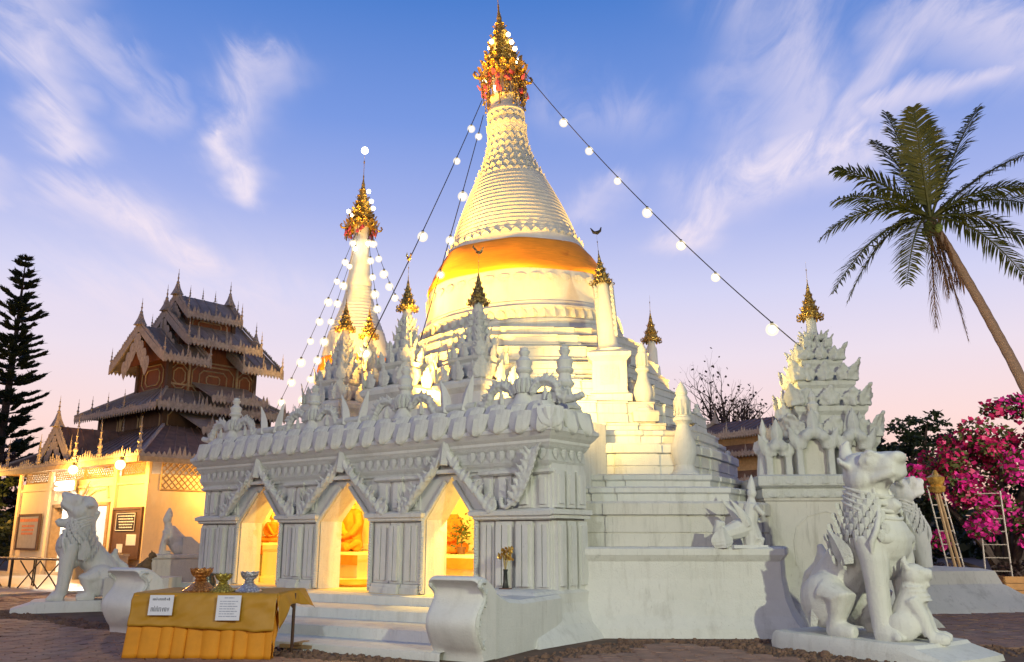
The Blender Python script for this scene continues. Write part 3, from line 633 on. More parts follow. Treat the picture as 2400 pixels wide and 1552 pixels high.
# scalloped tile roof
stack('roof_slope', FRP, [(.23,3.06),(.20,3.14),(.04,3.38),(-.06,3.48)], 'white', SH)
MB().box(XL,-.92,.78,2.95,2.79,3.475).obj('roof_slab', 'white_old', SH)
tl = MB(); n_ = 9; rows = []
for i in range(n_+1):
    u = i/n_; ww = .207 if u > .72 else .207*(math.sqrt(max(.004, 1-(1-u/.72)**2)))
    rows.append((ww, u*.37))
v = []; f = []
for ww, z in rows:
    for q in range(7):
        e = -1+2*q/6; v.append((e*ww, -.05*(1-e*e)**.5*min(1,ww/.15)-.02-(.035*max(0,1-abs(e)*4)*(1 if z < .3 else .3)), z))
for i in range(n_):
    for q in range(6): f.append((i*7+q,i*7+q+1,(i+1)*7+q+1,(i+1)*7+q))
m0 = len(v); v += [(x,y+.05,z) for x,y,z in v]
for i in range(n_):
    for q in range(6): f.append((m0+i*7+q+1,m0+i*7+q,m0+(i+1)*7+q,m0+(i+1)*7+q+1))
    for q in (0,6): f.append((i*7+q,(i+1)*7+q,m0+(i+1)*7+q,m0+i*7+q) if q == 0 else ((i+1)*7+q,i*7+q,m0+i*7+q,m0+(i+1)*7+q))
for q in range(6): f.append((q+1,q,m0+q,m0+q+1)); f.append((n_*7+q,n_*7+q+1,m0+n_*7+q+1,m0+n_*7+q))
tl.add(v, f); tm = tl.mesh('roof_tile', 40); tm.materials.append(MATS['white'])
nT = 22; pitch = 9.38/nT
for k in range(nT):
    mk('roof_tile', tm, None, SH, (.21-pitch*(k+.5)+random.uniform(-.015,.015),-.285,2.97+random.uniform(-.02,.02)), (R(-15+random.uniform(-4,4)),random.uniform(-.05,.05),random.uniform(-.05,.05)), (1.06*random.uniform(.95,1.06),1,random.uniform(.95,1.06)))
    if k < nT-1: mk('roof_tile', tm, None, SH, (.21-pitch*(k+1.0),-.19,3.16+random.uniform(-.015,.015)), (R(-32),0,random.uniform(-.04,.04)), (.95,1,.9))
for k in range(3):
    mk('roof_tile', tm, None, SH, (.195,-.10+k*.42,2.97), (R(-15),0,math.pi/2)); mk('roof_tile', tm, None, SH, (.10,.02+k*.36,3.16), (R(-32),0,math.pi/2), .9)
mk('roof_tile', tm, None, SH, (.18,-.24,3.01), (R(-24),0,math.pi/4), 1.0)
# ridge crest: urns over the piers, paired scrolls and leaves over the arches
MB().box(XL+.1,.02,.10,.26,3.46,3.62).obj('ridge', 'white', SH)
UX = [-.62, -3.30, -5.82, -8.45]
ur = [(.30,0),(.31,.05),(.25,.10),(.20,.20),(.14,.34),(.12,.42),(.17,.46),(.19,.52),(.15,.56),(.13,.60),(.12,.70),(.17,.74),(.18,.78),(.14,.82),(.15,.88),(.17,.96),(.10,1.02),(.07,1.06),(.10,1.10),(.12,1.16),(.08,1.19),(.09,1.23),(.0,1.27)]
for k, x in enumerate(UX):
    s = .80 if k < 2 else .74
    MB().lathe([(r*s,z*s) for r,z in ur], 18, (x,.14,3.42)).obj('roof_urn', 'white', SH, 40)
    b = MB()
    for q in range(12):
        a = 2*math.pi*q/12; b.tube([(x+.17*s*math.cos(a),.14+.17*s*math.sin(a),3.42+.30*s),(x+.20*s*math.cos(a),.14+.20*s*math.sin(a),3.42+.45*s),(x+.16*s*math.cos(a),.14+.16*s*math.sin(a),3.42+.60*s)], [.03,.045,.02], 5)
    b.obj('urn_gadroon', 'white_carved', SH, 60)
    for sd in (-1, 1):
        if k == 0 and sd == 1: pass
        path = []; rad = []
        for q in range(22):
            u = q/21
            if u < .6: t = u/.6; ang = math.pi*(.08+.92*t); path.append((x+sd*(.44-.28*math.cos(ang)), .12, 3.52+.30*math.sin(ang))); rad.append(.045+.03*math.sin(t*math.pi))
            else: t = (u-.6)/.4; path.append((x+sd*(.72+.42*t), .12, 3.52-.04*math.sin(t*math.pi)+.02*t)); rad.append(.075-.02*t)
        b = MB().tube(path, rad, 8)
        for q in range(14):
            i_ = 1+q; p = path[i_]; d_ = Vector(path[min(i_+1,21)])-Vector(path[i_-1]); an = math.atan2(d_.x, d_.z); l_ = .13+.06*random.random()
            b.leaf(.11,l_,.045, curl=.05*random.uniform(-1,1), M=TR(p[0],p[1]-.03,p[2],0,random.uniform(.0,.3),an-sd*1.1)); b.leaf(.09,l_*.7,.04, M=TR(p[0],p[1]-.03,p[2],0,.1,an+sd*1.2))
            b.ball((p[0]+random.uniform(-.02,.02),p[1]-.06,p[2]), (.045,.04,.04), 6, 5)
        b.leaf(.16,.26,.06, M=TR(x+sd*.44,.10,3.50,0,0,0)); remesh(b, 'crest_scroll', 'white_carved', .016, 0, SH, rough=.010, rs=20)
for a in ARC:
    for sd in (-1, 1):
        MB().leaf(.27,.62,.10, curl=sd*.09, M=TR(a+sd*.20,.08,3.46,0,0,sd*.14), n=10, base=.35).obj('crest_leaf', 'white', SH)
    MB().tube([(a-.42,.10,3.54),(a-.2,.08,3.55),(a,.07,3.53),(a+.2,.08,3.55),(a+.42,.10,3.54)], .075, 8).obj('crest_bar', 'white_carved', SH, 60)
# urn and scroll on the right return
MB().lathe([(r*.85,z*.85) for r,z in ur], 18, (-.20,.68,3.42)).obj('roof_urn', 'white', SH, 40)
b = MB().tube([(-.12,.10,3.48),(-.08,.22,3.60),(-.10,.36,3.68),(-.14,.50,3.56)], [.06,.1,.1,.05], 8)
for q in range(6): b.leaf(.16,.28,.05, M=TR(-.08,.06+.09*q,3.44+.05*(q % 3),math.pi/2,0,.3))
b.obj('crest_scroll', 'white_carved', SH, 60)
# steps between the two scroll walls
STL = (-1.04, 11.07, 0); STR = R(-28)
ST = thing('stairs', 'broad white stairs leading up to the arches behind the yellow table', 'stairs', STL, STR)
ys = [-.06,.68,1.62,2.5]; zt = [.07,.215,.36,.497]
for k in range(4):
    n0, z = ys[k], zt[k]; n1 = 4.3 if k == 3 else ys[k+1]+.002; x0, x1 = -5.30, .22; zb = -.05 if k == 0 else zt[k-1]-.03
    mb = MB(); nx = 40
    def row(dy, zz_, wob): return [(x0+(x1-x0)*i/nx, n0+dy+wob*mnoise.noise((i*.6,k*3.1,zz_*5)), zz_+wob*.5*mnoise.noise((i*.5,k*7.7,2))) for i in range(nx+1)]
    rws = [row(0,zb,0), row(.0,z-.03,.012), row(.006,z-.008,.012), row(.03,z,.008)] + [[(x0+(x1-x0)*i/nx, n1, z) for i in range(nx+1)]]
    mb.rings(rws, False, False, closed=False); mb.obj('step', 'white', ST, 50)
# scroll walls flanking the stairs
def scroll_wall(X0, X1, back, label):
    t = thing('scroll_wall', label, 'balustrade', STL, STR, 'scroll walls flanking the stairs')
    front = [(.08,-.05),(.06,.06),(-.02,.16),(-.10,.30),(-.13,.42),(-.08,.54),(.03,.66),(.08,.75),(.06,.83),(-.03,.89),(-.08,.92),(-.05,.955),(.05,.965),(.22,.93),(.42,.80)]
    sm = []
    for i in range(len(front)-1):
        for q in range(3):
            u = q/3; p0 = front[max(i-1,0)]; p1 = front[i]; p2 = front[i+1]; p3 = front[min(i+2,len(front)-1)]
            cr_ = lambda a,b,c,d: .5*((2*b)+(-a+c)*u+(2*a-5*b+4*c-d)*u*u+(-a+3*b-3*c+d)*u**3)
            sm.append((cr_(p0[0],p1[0],p2[0],p3[0]), cr_(p0[1],p1[1],p2[1],p3[1])))
    sm.append(front[-1]); prof = sm + [(.42,-.05)]
    b = MB(); b.rings([[(X,(n-.2)*k_+.2,(z-.45)*k_+.45) for n,z in prof] for X,k_ in ((X0,.93),(X0+.03,.98),(X0+.07,1),(X1-.07,1),(X1-.03,.98),(X1,.93))], True, True)
    o = b.obj('scroll', 'white_clean', t, 40); fixn(o.data)
    rw = [(.40,.82),(.55,.74),(.8,.66),(1.2,.62),(back,.62)] if X1 > 0 else [(.40,.82),(.52,.66),(.7,.52),(1.0,.44),(back,.40)]; b = MB()
    b.rings([[(X,n,z-(.05 if e else 0)) for n,z in rw]+[(X,back,-.05),(X,.40,-.05)] for X,e in ((X0+.03,1),(X0+.08,0),(X1-.08,0),(X1-.03,1))]); o = b.obj('rail_wall', 'white', t, 40); fixn(o.data)
    for X, sgn in ((X0,-1), (X1,1)):   # carved edge on both cheeks
        b = MB(); pts = [(X+.0*sgn,(n-.2)*.78+.2,(z-.45)*.86+.45) for n,z in sm[4:38]]; b.tube(pts, .028, 6)
        for q in range(0,32,2): b.leaf(.07,.09,.025, M=TR(X,pts[q][1]+.04,pts[q][2]-.03,sgn*math.pi/2,0,.9*math.sin(q))); 
        stuff(b.obj('carved_edge', 'white_carved', t, 60))
    return t
scroll_wall(.04,.74,2.4,'white curved scroll wall with carved edge, right of the stairs')
scroll_wall(-5.92,-5.22,3.2,'white curved scroll wall left of the stairs, behind the yellow table')
# ------------------------------------------------------------------ pinnacles with gilded umbrellas
def leaf_crown(mb, r, z, h, per=3, w=None, t=.05, lean=-.05, cx=0, cy=0):
    w = w or 2*r/per*1.05
    for q in range(4):
        a = q*math.pi/2
        for k in range(per):
            e = (-1+2*(k+.5)/per)*r; px = e*math.cos(a)+r*math.sin(a); py = e*math.sin(a)-r*math.cos(a)
            hh = h*(1.15 if k == per//2 else 1.0); mb.leaf(w, hh, t, lean=lean, M=TR(cx+px,cy+py,z,a), n=5)
        c_ = (r*math.cos(a-math.pi/4)*1.41, r*math.sin(a-math.pi/4)*1.41); mb.leaf(w*1.1,h*1.25,t, lean=lean*1.6, M=TR(cx+c_[0],cy+c_[1],z,a+math.pi/4), n=5)
def rooster(parent, z, s, mat='gold_dim', rz=0):
    b = MB(); M = TR(0,0,z,rz,s=s)
    b.tube([(-.10,0,.16),(-.05,0,.06),(.02,0,.03),(.08,0,.07),(.11,0,.14)], [.012,.035,.045,.03,.012], 6, M); b.tube([(-.10,0,.14),(-.16,0,.20),(-.14,0,.27)], [.03,.025,.004], 5, M); b.ball((.12,0,.16), .022, 6, 4, M); b.tube([(0,0,-.05),(0,0,.03)], .007, 4, M)
    b.obj('rooster_vane', mat, parent)
def pinnacle(loc, s, label, rz=SHR, bird=True, mat='white_carved'):
    t = thing('pinnacle', label, 'pinnacle', loc, rz, 'stucco pinnacles with gilded umbrellas'); f = lambda pr: [(r*s,z*s) for r,z in pr]
    MB().sq(f([(.62,-.02),(.60,.06),(.56,.10),(.54,.12),(.54,.66),(.58,.70),(.64,.76),(.66,.84),(.60,.92)])).obj('base', 'white', t)
    b = MB().sq(f([(.45,.9),(.40,1.0),(.38,1.30),(.44,1.36),(.46,1.42),(.34,1.46),(.30,1.50),(.28,1.66),(.30,1.72),(.30,1.76),(.21,1.80),(.155,2.0),(.12,2.2),(.10,2.4),(.09,2.46)])); b.sq(f([(.30,1.0),(.30,1.28)]), (0,-.16*s,0)); b.sq(f([(.30,1.0),(.30,1.28)]), (0,.16*s,0)); b.sq(f([(.30,1.0),(.30,1.28)]), (.16*s,0,0)); b.sq(f([(.30,1.0),(.30,1.28)]), (-.16*s,0,0)); b.obj('tower', 'white', t)
    for r, z, h, per in [(.60,.90,.40,3),(.42,1.40,.30,3),(.27,1.74,.22,3),(.17,1.95,.18,2),(.13,2.12,.16,2),(.105,2.27,.16,2)]:
        b = MB(); leaf_crown(b, r*s, z*s, h*s, per); stuff(remesh(b, 'leaf_crown', mat, .0145, 0, t, rough=.008, rs=20))
    MB().lathe(f([(.11,2.42),(.115,2.5),(.10,2.52),(.085,2.66),(.09,2.70)]), 12).obj('neck', 'white', t, 40)
    hti(t, TR(0,0,2.64*s), .31*s, 'gold_dim', rings=5)
    if bird: rooster(t, 3.72*s, .85*s, rz=random.uniform(-.5,.5))
    return t
pinnacle((-2.22,17.5,3.47), 1.0, 'leafy white pinnacle left of the main bell, its gold rooster against the sky')
pinnacle((-.68,16.6,3.47), .96, 'leafy white pinnacle standing in front of the orange-banded bell')
pinnacle((-3.98,19.8,3.47), 1.04, 'leafy white pinnacle with gold umbrella, nearer of the left pair', bird=False)
pinnacle((-3.62,21.0,3.47), 1.08, 'leafy white pinnacle half hidden behind its twin, in front of the far chedi', bird=False)
# pillar with umbrella on the corner ridge
t = thing('pillar', 'white pillar with gold umbrella and rooster, right of the main bell', 'pillar', (2.10,18.0,4.25), R(-8))
b = MB().sq([(.46,-.1),(.46,.06),(.38,.10),(.36,.16),(.36,.78),(.42,.84),(.46,.88),(.46,.96),(.36,1.02)]); b.obj('pedestal', 'white', t)
for q in range(4):
    MB().box(-.20,.20,-.375,-.35,.28,.68, TR(0,0,0,q*math.pi/2)).obj('panel', 'white_carved', t)
TL = TR(0,0,1.0) @ Euler((0,R(-4.5),0)).to_matrix().to_4x4()
MB().lathe([(.36,0),(.38,.06),(.28,.12),(.22,.2),(.20,.5),(.185,.9),(.165,1.2),(.15,1.5),(.13,1.62),(.14,1.66)], 20, M=TL).obj('shaft', 'white', t, 40)
b = MB()
for k in range(9):
    for sd in (-1,1): b.leaf(.14,.2,.05, curl=sd*.07, M=TL @ TR(.02+sd*.17,-.10,.35+k*.13, sd*.7))
stuff(b.obj('leaf_strip', 'white_carved', t)); hti(t, TL @ TR(0,0,1.58), .33, 'gold_dim', rings=5)
b = MB(); b.tube([(-.12,0,1.55),(-.06,0,1.44),(.02,0,1.42),(.09,0,1.46),(.12,0,1.54)], [.01,.035,.045,.03,.012], 6, TL @ TR(0,0,1.36)); b.obj('rooster_vane', 'dark_iron', t)
# far small spire on the other side of the chedi
t = thing('spire', 'small golden spire far behind the right shoulder of the chedi', 'spire', (4.35,26,0))
MB().lathe([(.9,0),(.9,4.2),(.75,4.4),(.5,4.9),(.42,5.3),(.36,5.35),(.34,5.9),(.27,6.0),(.25,6.5),(.19,6.6),(.17,7.1),(.12,7.2),(.11,7.45)], 16).obj('shaft', 'white', t, 40)
hti(t, TR(0,0,7.35), .42, 'gold', rings=4)
# ------------------------------------------------------------------ second chedi, behind on the left
C2 = thing('rear_chedi', 'slender white chedi behind on the left, hung with strings of bulbs', 'chedi', (-7.1,38,0))
pr = [(3.2,-.1),(3.2,2),(3.0,2.1),(3.0,4),(2.6,4.1),(2.6,6),(2.2,6.1),(2.1,7.2),(1.85,7.4),(1.72,8.2),(1.64,8.6),(1.56,9.1),(1.45,9.7),(1.30,10.3)]
for k in range(14):
    u = k/14; z = 10.3+2.3*u; r = 1.28*(1-u)**1.25+.60*u+.0; pr += [(r,z),(r-.015,z+.13),(r-.04,z+.15)]
pr += [(.58,12.7),(.60,12.8),(.50,13.2),(.46,13.7),(.48,13.8),(.42,14.2),(.40,14.6),(.42,14.7),(.36,15.0),(.35,15.6)]
MB().lathe(pr, 48).obj('body', 'white_clean', C2, 30)
hti(C2, TR(0,0,15.55), 1.12, 'gold', rings=7)
b = MB(); b2 = MB()
for k in range(40):
    a = rg.uniform(0,6.28); r = rg.uniform(.5,.78); z0 = 15.5; l = rg.uniform(.2,.6); b.tube([(r*math.cos(a),r*math.sin(a),z0),(r*math.cos(a),r*math.sin(a),z0-l)], .02, 4); b2.leaf(.2,.22,.06, M=TR(r*math.cos(a),r*math.sin(a),z0-l*.7,a+1.57))
stuff(b.obj('pendants', 'gold_dim', C2)); stuff(b2.obj('gem_flowers', 'pink_gem', C2))
for dx, z in [(-.55,16.2),(.6,16.35),(.5,16.7),(.35,17.2),(-.35,16.0),(0,19.5)]:
    o = MB().ball((0,0,0), .10 if z < 19 else .17, 10, 7).obj('spire_bulb', 'bulb_small', C2, 60); o.location = (dx,-.45 if z < 19 else 0,z)
b = MB(); b.lathe([(1.66,8.52),(1.70,8.6),(1.66,8.8),(1.60,9.1),(1.58,9.16)], 60, (-7.1,38,0)); tag(b.obj('cloth_band', 'orange_cloth', None, 60), 'orange cloth band round the slender chedi behind on the left', 'cloth band')

# ------------------------------------------------------------------ statue builders (one continuous surface each)
def lion(loc, rz, s, label, cub=False, group='white guardian lion statues', pitch=0.0, horn=True):
    t = thing('lion_statue', label, 'lion statue', loc, rz, group)
    Z0 = .17
    M = TR(0,0,Z0,s=s); b = MB()
    b.tube([(-.62,0,.40),(-.48,0,.62),(-.20,0,.95),(.08,0,1.25),(.22,0,1.52),(.22,0,1.80),(.20,0,2.05)], [.32,.38,.36,.38,.38,.34,.31], 14, M)
    b.ball((.40,0,1.34), (.38,.46,.40), 14, 10, M); b.ball((.36,0,1.06), (.28,.36,.30), 12, 9, M)                                   # chest
    for sy in (-1,1):
        b.ball((-.36,sy*.38,.47), (.41,.24,.39), 14, 10, M, Euler((0,R(-20),0)))      # thigh
        b.tube([(-.30,sy*.40,.58),(-.02,sy*.44,.50),(-.13,sy*.46,.24),(-.16,sy*.46,.08)], [.25,.22,.125,.125], 10, M)
        b.tube([(-.26,sy*.45,.09),(-.02,sy*.46,.09),(.16,sy*.46,.07)], [.12,.13,.09], 8, M)
        b.tube([(.38,sy*.27,1.36),(.45,sy*.31,1.05),(.47,sy*.33,.72),(.49,sy*.34,.40),(.52,sy*.34,.14)], [.24,.20,.165,.148,.15], 12, M)   # fore leg
        b.tube([(.44,sy*.34,.10),(.62,sy*.34,.10),(.76,sy*.34,.07)], [.15,.15,.10], 8, M)
        for tq in (-.09,0,.09): b.ball((.76,sy*.34+tq,.06), (.09,.045,.06), 7, 5, M)
    HM = M @ TR(.26,0,2.22,0,0,-pitch-.08,1.12)
    b.ball((.0,0,.02), (.32,.29,.30), 14, 10, HM); b.ball((-.06,0,.16), (.24,.24,.18), 12, 8, HM)
    b.tube([(.10,0,.08),(.28,0,.08),(.42,0,.09),(.49,0,.09)], [.25,.215,.19,.14], 12, HM)                 # muzzle
    b.ball((.47,0,.19), (.10,.15,.085), 10, 7, HM)                                                          # nose
    for sy in (-1,1): b.tube([(.05,sy*.20,-.10),(.22,sy*.18,-.05),(.38,sy*.15,-.02),(.47,sy*.11,.01)], [.06,.06,.055,.05], 8, HM); b.ball((.40,sy*.08,-.09), (.03,.025,.06), 6, 5, HM)
    b.tube([(-.02,0,-.24),(.15,0,-.37),(.29,0,-.41),(.37,0,-.36)], [.19,.12,.10,.075], 10, HM)             # lower jaw, mouth open
    for sy in (-1,1):
        b.tube([(.18+.085*math.cos(q*.785),sy*.235-.03*math.cos(q*.785)*sy,.17+.085*math.sin(q*.785)) for q in range(9)], .026, 6, HM); b.ball((.19,sy*.235,.17), (.055,.05,.055), 8, 6, HM); b.ball((.02,sy*.20,-.06), (.16,.13,.14), 9, 7, HM); b.tube([(.10,sy*.22,.25),(.22,sy*.21,.27),(.34,sy*.15,.22)], [.045,.055,.03], 7, HM)
        b.tube([(-.10,sy*.24,.14),(-.17,sy*.29,.20),(-.19,sy*.31,.28 if horn else .22)], [.10,.08,.03], 7, HM, flat=.5)
    if horn: b.tube([(-.20,0,.20),(-.27,0,.32),(-.26,0,.44),(-.20,0,.52)], [.12,.10,.07,.02], 8, HM)
    else: b.ball((-.05,0,.22), (.20,.20,.16), 10, 8, HM); b.tube([(-.22,0,.0),(-.34,0,.06),(-.36,0,-.10)], [.14,.10,.04], 8, HM)                # crest horn
    b.tube([(-.90,.05,.30),(-1.02,.05,.55),(-.92,.03,.80),(-.72,0,.95),(-.62,0,1.12),(-.66,0,1.26)], [.09,.09,.085,.08,.09,.05], 8, M)   # tail up the back
    body = remesh(b, 'body', 'white_old' if False else 'white', .026*s, 3, t, rough=.006)
    for k in range(4):      # collar folds of the mane
        u = k/5; c = Vector((.24+.06*u,0,2.02-.42*u)); r = .33+.11*u; q_ = MB(); pts = []
        for j in range(25):
            a = -2.5+5.0*j/24; pts.append((c.x+r*math.cos(a)*1.0, r*.98*math.sin(a), c.z-.10*math.cos(a)*(1+u)))
        q_.tube(pts, [.008+.022*math.sin(math.pi*j/24)**.5 for j in range(25)], 6, M); q_.obj('mane_fold', 'white', t, 60)
    q_ = MB()
    for k in range(22):     # tufts on neck and shoulders
        for sy in (-1,1):
            i, j = k % 6, k//6; q_.leaf(.11,.16,.03, M=M @ TR(-.06-.07*j+.05*i,sy*(.33+.02*i+.015*j),1.86-.10*i-.15*j, sy*math.pi/2*1.15+ (math.pi if sy > 0 else 0), math.pi+.12,.2))
    for row in range(7):       # overlapping scale feathers round the neck and chest
        zc = 1.98-.085*row; rr_ = .33+.022*row; n_ = 15
        for k in range(n_):
            a = -2.75+5.5*(k+.5*(row % 2))/n_
            if abs(a) < .62: continue
            q_.leaf(.13,.17,.035, M=M @ TR(.26+.03*row*.5+rr_*1.02*math.cos(a),rr_*1.04*math.sin(a),zc,a+math.pi/2,math.pi-.12))
    stuff(q_.obj('mane_tufts', 'white_carved', t))
    for sy in (-1,1):
        w = MB().leaf(.34,.55,.07, curl=-.12, M=M @ TR(.12,sy*.44,.98,math.pi/2+sy*math.pi/2,.05,sy*.3)); w.obj('shoulder_flame', 'white_carved', t)
        w = MB().leaf(.22,.40,.06, curl=.08, M=M @ TR(-.46,sy*.56,.12,math.pi/2+sy*math.pi/2,.05,0)); w.obj('haunch_flame', 'white_carved', t)
    if True:
        bi = MB(); rr = []     # bib hanging from jaw to chest
        for z, x, w in [(1.98,.50,.14),(1.80,.56,.20),(1.62,.64,.30),(1.46,.72,.42),(1.38,.755,.48),(1.30,.75,.47),(1.26,.70,.43)]:
            rr.append([(x-.28,-w*.95,z),(x-.06,-w*.75,z),(x,-w*.3,z),(x,w*.3,z),(x-.06,w*.75,z),(x-.28,w*.95,z),(x-.45,w*.6,z),(x-.45,-w*.6,z)])
        bi.rings(rr, True, True, M); remesh(bi, 'chest_bib', 'white', .03*s, 4, t)
        for sy in (-1,1): MB().tube([(.44,sy*.17,2.06),(.52,sy*.20,1.86),(.58,sy*.30,1.66),(.60,sy*.42,1.46),(.56,sy*.50,1.30),(.50,sy*.44,1.05)], [.03,.036,.04,.042,.04,.02], 7, M).obj('bib_border', 'white', t, 60)
    if cub:
        CM = M @ TR(.80,-.04,.0,R(25),s=.46); c = MB()
        c.tube([(-.30,0,.40),(-.15,0,.8),(0,0,1.25),(.06,0,1.60)], [.44,.48,.42,.34], 12, CM); c.ball((.10,0,1.86), (.36,.34,.36), 12, 9, CM)
        c.tube([(.2,0,1.90),(.46,0,1.90),(.60,0,1.90)], [.24,.20,.15], 10, CM); c.tube([(.15,0,1.66),(.38,0,1.60),(.50,0,1.62)], [.18,.13,.09], 8, CM)
        for sy in (-1,1):
            c.tube([(0,sy*.30,1.2),(.25,sy*.36,.7),(.40,sy*.36,.2)], [.24,.2,.18], 10, CM); c.tube([(.36,sy*.36,.12),(.75,sy*.36,.12),(.92,sy*.36,.09)], [.18,.19,.12], 8, CM)
            c.ball((-.3,sy*.42,.42), (.5,.26,.42), 12, 8, CM); c.tube([(-.04,sy*.24,2.05),(-.14,sy*.30,2.30)], [.10,.03], 7, CM); c.ball((.30,sy*.22,2.0), .08, 8, 6, CM)
            for k in range(4): c.ball((.03+.03*k,sy*.1,1.55-.13*k), (.36+.03*k,.34,.045), 10, 5, CM)
        c.tube([(-.1,0,2.1),(-.16,0,2.3),(-.08,0,2.45)], [.12,.1,.03], 7, CM)
        remesh(c, 'cub', 'white', .02*s, 2, t, rough=.004)
    pl = MB(); P_ = [(-1.15,-.62),(-.9,-.72),(.85,-.72),(1.15,-.66),(1.2,0),(1.15,.66),(.85,.72),(-.9,.72),(-1.15,.62)]
    P_ = [(x*s,y*s) for x,y in P_]; nose_ = .42*s
    pl.rings([[(x+(nose_ if x > 0.8*s else 0),y*1.05,-.05) for x,y in P_],[(x*1.02+(nose_*.9 if x > .8*s else 0),y*1.03,.04) for x,y in P_],[(x,y*1.0,Z0-.03) for x,y in P_],[(x*.97,y*.96,Z0+.01) for x,y in P_]], False, True); pl.obj('plinth', 'white', t, 30)
    return t
lion((4.66,11.85,0), R(-56), .92, 'large white seated lion statue with a cub between its forelegs', True)
lion((-8.80,18.3,0), R(205), .80, 'white seated lion statue in front of the lit yellow building', False, pitch=.30, horn=False)
lion((8.2,18.9,0), R(12), .98, 'white lion statue half hidden behind the large lion with cub', False)
def figure_mb(b, M, arms=True):      # robed, crowned standing figure
    b.tube([(0,0,0),(0,0,.25),(0,0,.55),(0,0,.85),(0,0,1.05)], [.26,.24,.20,.22,.20], 12, M); b.tube([(0,0,1.02),(0,0,1.14),(0,0,1.2)], [.18,.09,.08], 10, M); b.ball((0,0,1.30), (.11,.12,.14), 10, 8, M)
    b.tube([(0,0,1.38),(0,0,1.48),(0,0,1.62),(0,0,1.72)], [.11,.08,.04,.01], 8, M); b.tube([(0,-.09,1.30),(0,-.13,1.28)], [.03,.02], 6, M)
    for sy in (-1,1): b.tube([(sy*.2,0,1.0),(sy*.26,-.03,.82),(sy*.20,-.14,.70),(sy*.05,-.20,.80)], [.08,.07,.06,.05], 8, M)

# ------------------------------------------------------------------ right-hand miniature shrine
RS = thing('small_shrine', 'weathered white miniature shrine with niches and gold-tipped spire, behind the large lion', 'shrine', (5.55,16.15,0), R(-6))
b = MB(); b.rings([[(x,y,z) for x,y in offs(rect(-1.0,1.0,-1.0,1.0),d)] for d,z in [(.62,-.05),(.50,.12),(.25,.35),(.10,.6),(.04,.75),(0,.9),(0,2.02),(.03,2.05),(.03,2.10)]], False, True); b.obj('pedestal', 'white_old', RS)
b = MB(); b.rings([[(x,y,z) for x,y in offs(rect(-1.0,1.0,-1.0,1.0),d)] for d,z in [(.05,2.09),(.06,2.24),(.03,2.25),(.09,2.28),(.12,2.30),(.12,2.46),(.06,2.49)]], False, True); b.obj('carved_cornice', 'white_carved', RS)
for k in range(7):
    for z, r in ((2.16,1.06),(2.38,1.12)):
        MB().leaf(.26,.13,.03, M=TR(-.86+k*.285,-r,z-.06)).obj('cornice_leaf', 'white_carved', RS)
pts = [(-.55,-1.0,.95),(-.56,-1.0,1.35),(-.5,-1.0,1.6),(-.3,-1.0,1.78),(0,-1.0,1.86),(.3,-1.0,1.78),(.5,-1.0,1.6),(.56,-1.0,1.35),(.55,-1.0,.95)]
MB().tube(pts, .018, 5).obj('panel_arch', 'white_old', RS)
def rect_tier(z0, z1, r, mat='white_carved'):
    MB().sq([(r*.97,z0),(r*.95,z0+(z1-z0)*.7),(r*1.04,z0+(z1-z0)*.82),(r*1.06,z1-.02),(r*.9,z1)], (.40-.03*(z0-2.5),.1,0)).obj('tower_tier', mat, RS)
q9 = lambda z: 2.47+(z-2.47)*.89
for z0, z1, r in [(2.47,3.30,.72),(3.25,3.95,.62),(3.9,4.5,.50),(4.45,4.98,.36),(4.95,5.3,.22)]: rect_tier(q9(z0), q9(z1), r)
for z, r, h in [(q9(3.26),.72,.46),(q9(3.92),.62,.44),(q9(4.47),.50,.42),(q9(4.95),.36,.34),(q9(5.25),.19,.28),(q9(5.42),.14,.24)]:
    q_ = MB(); leaf_crown(q_, r, z, h*.82, 3, w=2*r/3*1.25, t=.12, lean=-.12, cx=.40-.03*(z-2.5), cy=.1); stuff(remesh(q_, 'leaf_crown', 'white_carved', .020, 1, RS, rough=.03, rs=11))
MB().lathe([(.18,q9(5.25)),(.14,q9(5.5)),(.10,q9(5.7)),(.09,q9(6.0)),(.11,q9(6.05))], 14, (.30,.1,0)).obj('neck', 'white', RS, 40)
hti(RS, TR(.29,.1,q9(5.98)), .33, 'gold', rings=5)
def niche(x, y, w, h, z, rz=0):
    q_ = MB(); M = TR(x,y,z,rz)
    for sd in (-1,1): q_.box(*(sorted((sd*w*.5,sd*(w*.5+.12)))),-.10,.25,0,h*.62,M)
    arch = [];
    for i in range(11):
        a = math.pi*i/10; arch.append((-w*.5*math.cos(a)*1.12,-.02,h*.60+math.sin(a)*h*.36))
    q_.tube(arch, .11, 8, M); q_.leaf(.30,.46,.12, M=M @ TR(0,-.02,h*.98)); 
    for sd in (-1,1): q_.leaf(.22,.42,.09, curl=sd*.05, M=M @ TR(sd*(w*.5+.10),-.04,h*.62,0,0,sd*.2)); q_.ball((sd*w*.36,-.08,h*.86), .10, 8, 6, M)
    remesh(q_, 'niche_arch', 'white_carved', .022, 1, RS, rough=.01)
    MB().box(-w*.5,w*.5,.10,.14,0,h*.9,M).obj('niche_back', 'inner_wall' if False else 'white_old', RS)
niche(-.05,-.80,.42,.80,2.48); niche(-.68,-.72,.22,.60,2.48); niche(.66,-.78,.30,.78,2.48); niche(.92,0,.42,.78,2.48,math.pi/2)
for loc, s, lab in [((4.62,15.72,2.49),.62,'pale standing figure at the left corner of the miniature shrine platform')]:
    b = MB(); figure_mb(b, TR(0,0,0,s=s)); t = thing('standing_figure', lab, 'statue', loc, R(-30)); remesh(b, 'figure', 'white', .014, 1, t)
b = MB(); figure_mb(b, TR(-.42,-.30,3.12,s=.6)); remesh(b, 'turret_figure', 'white_carved', .014, 1, RS)
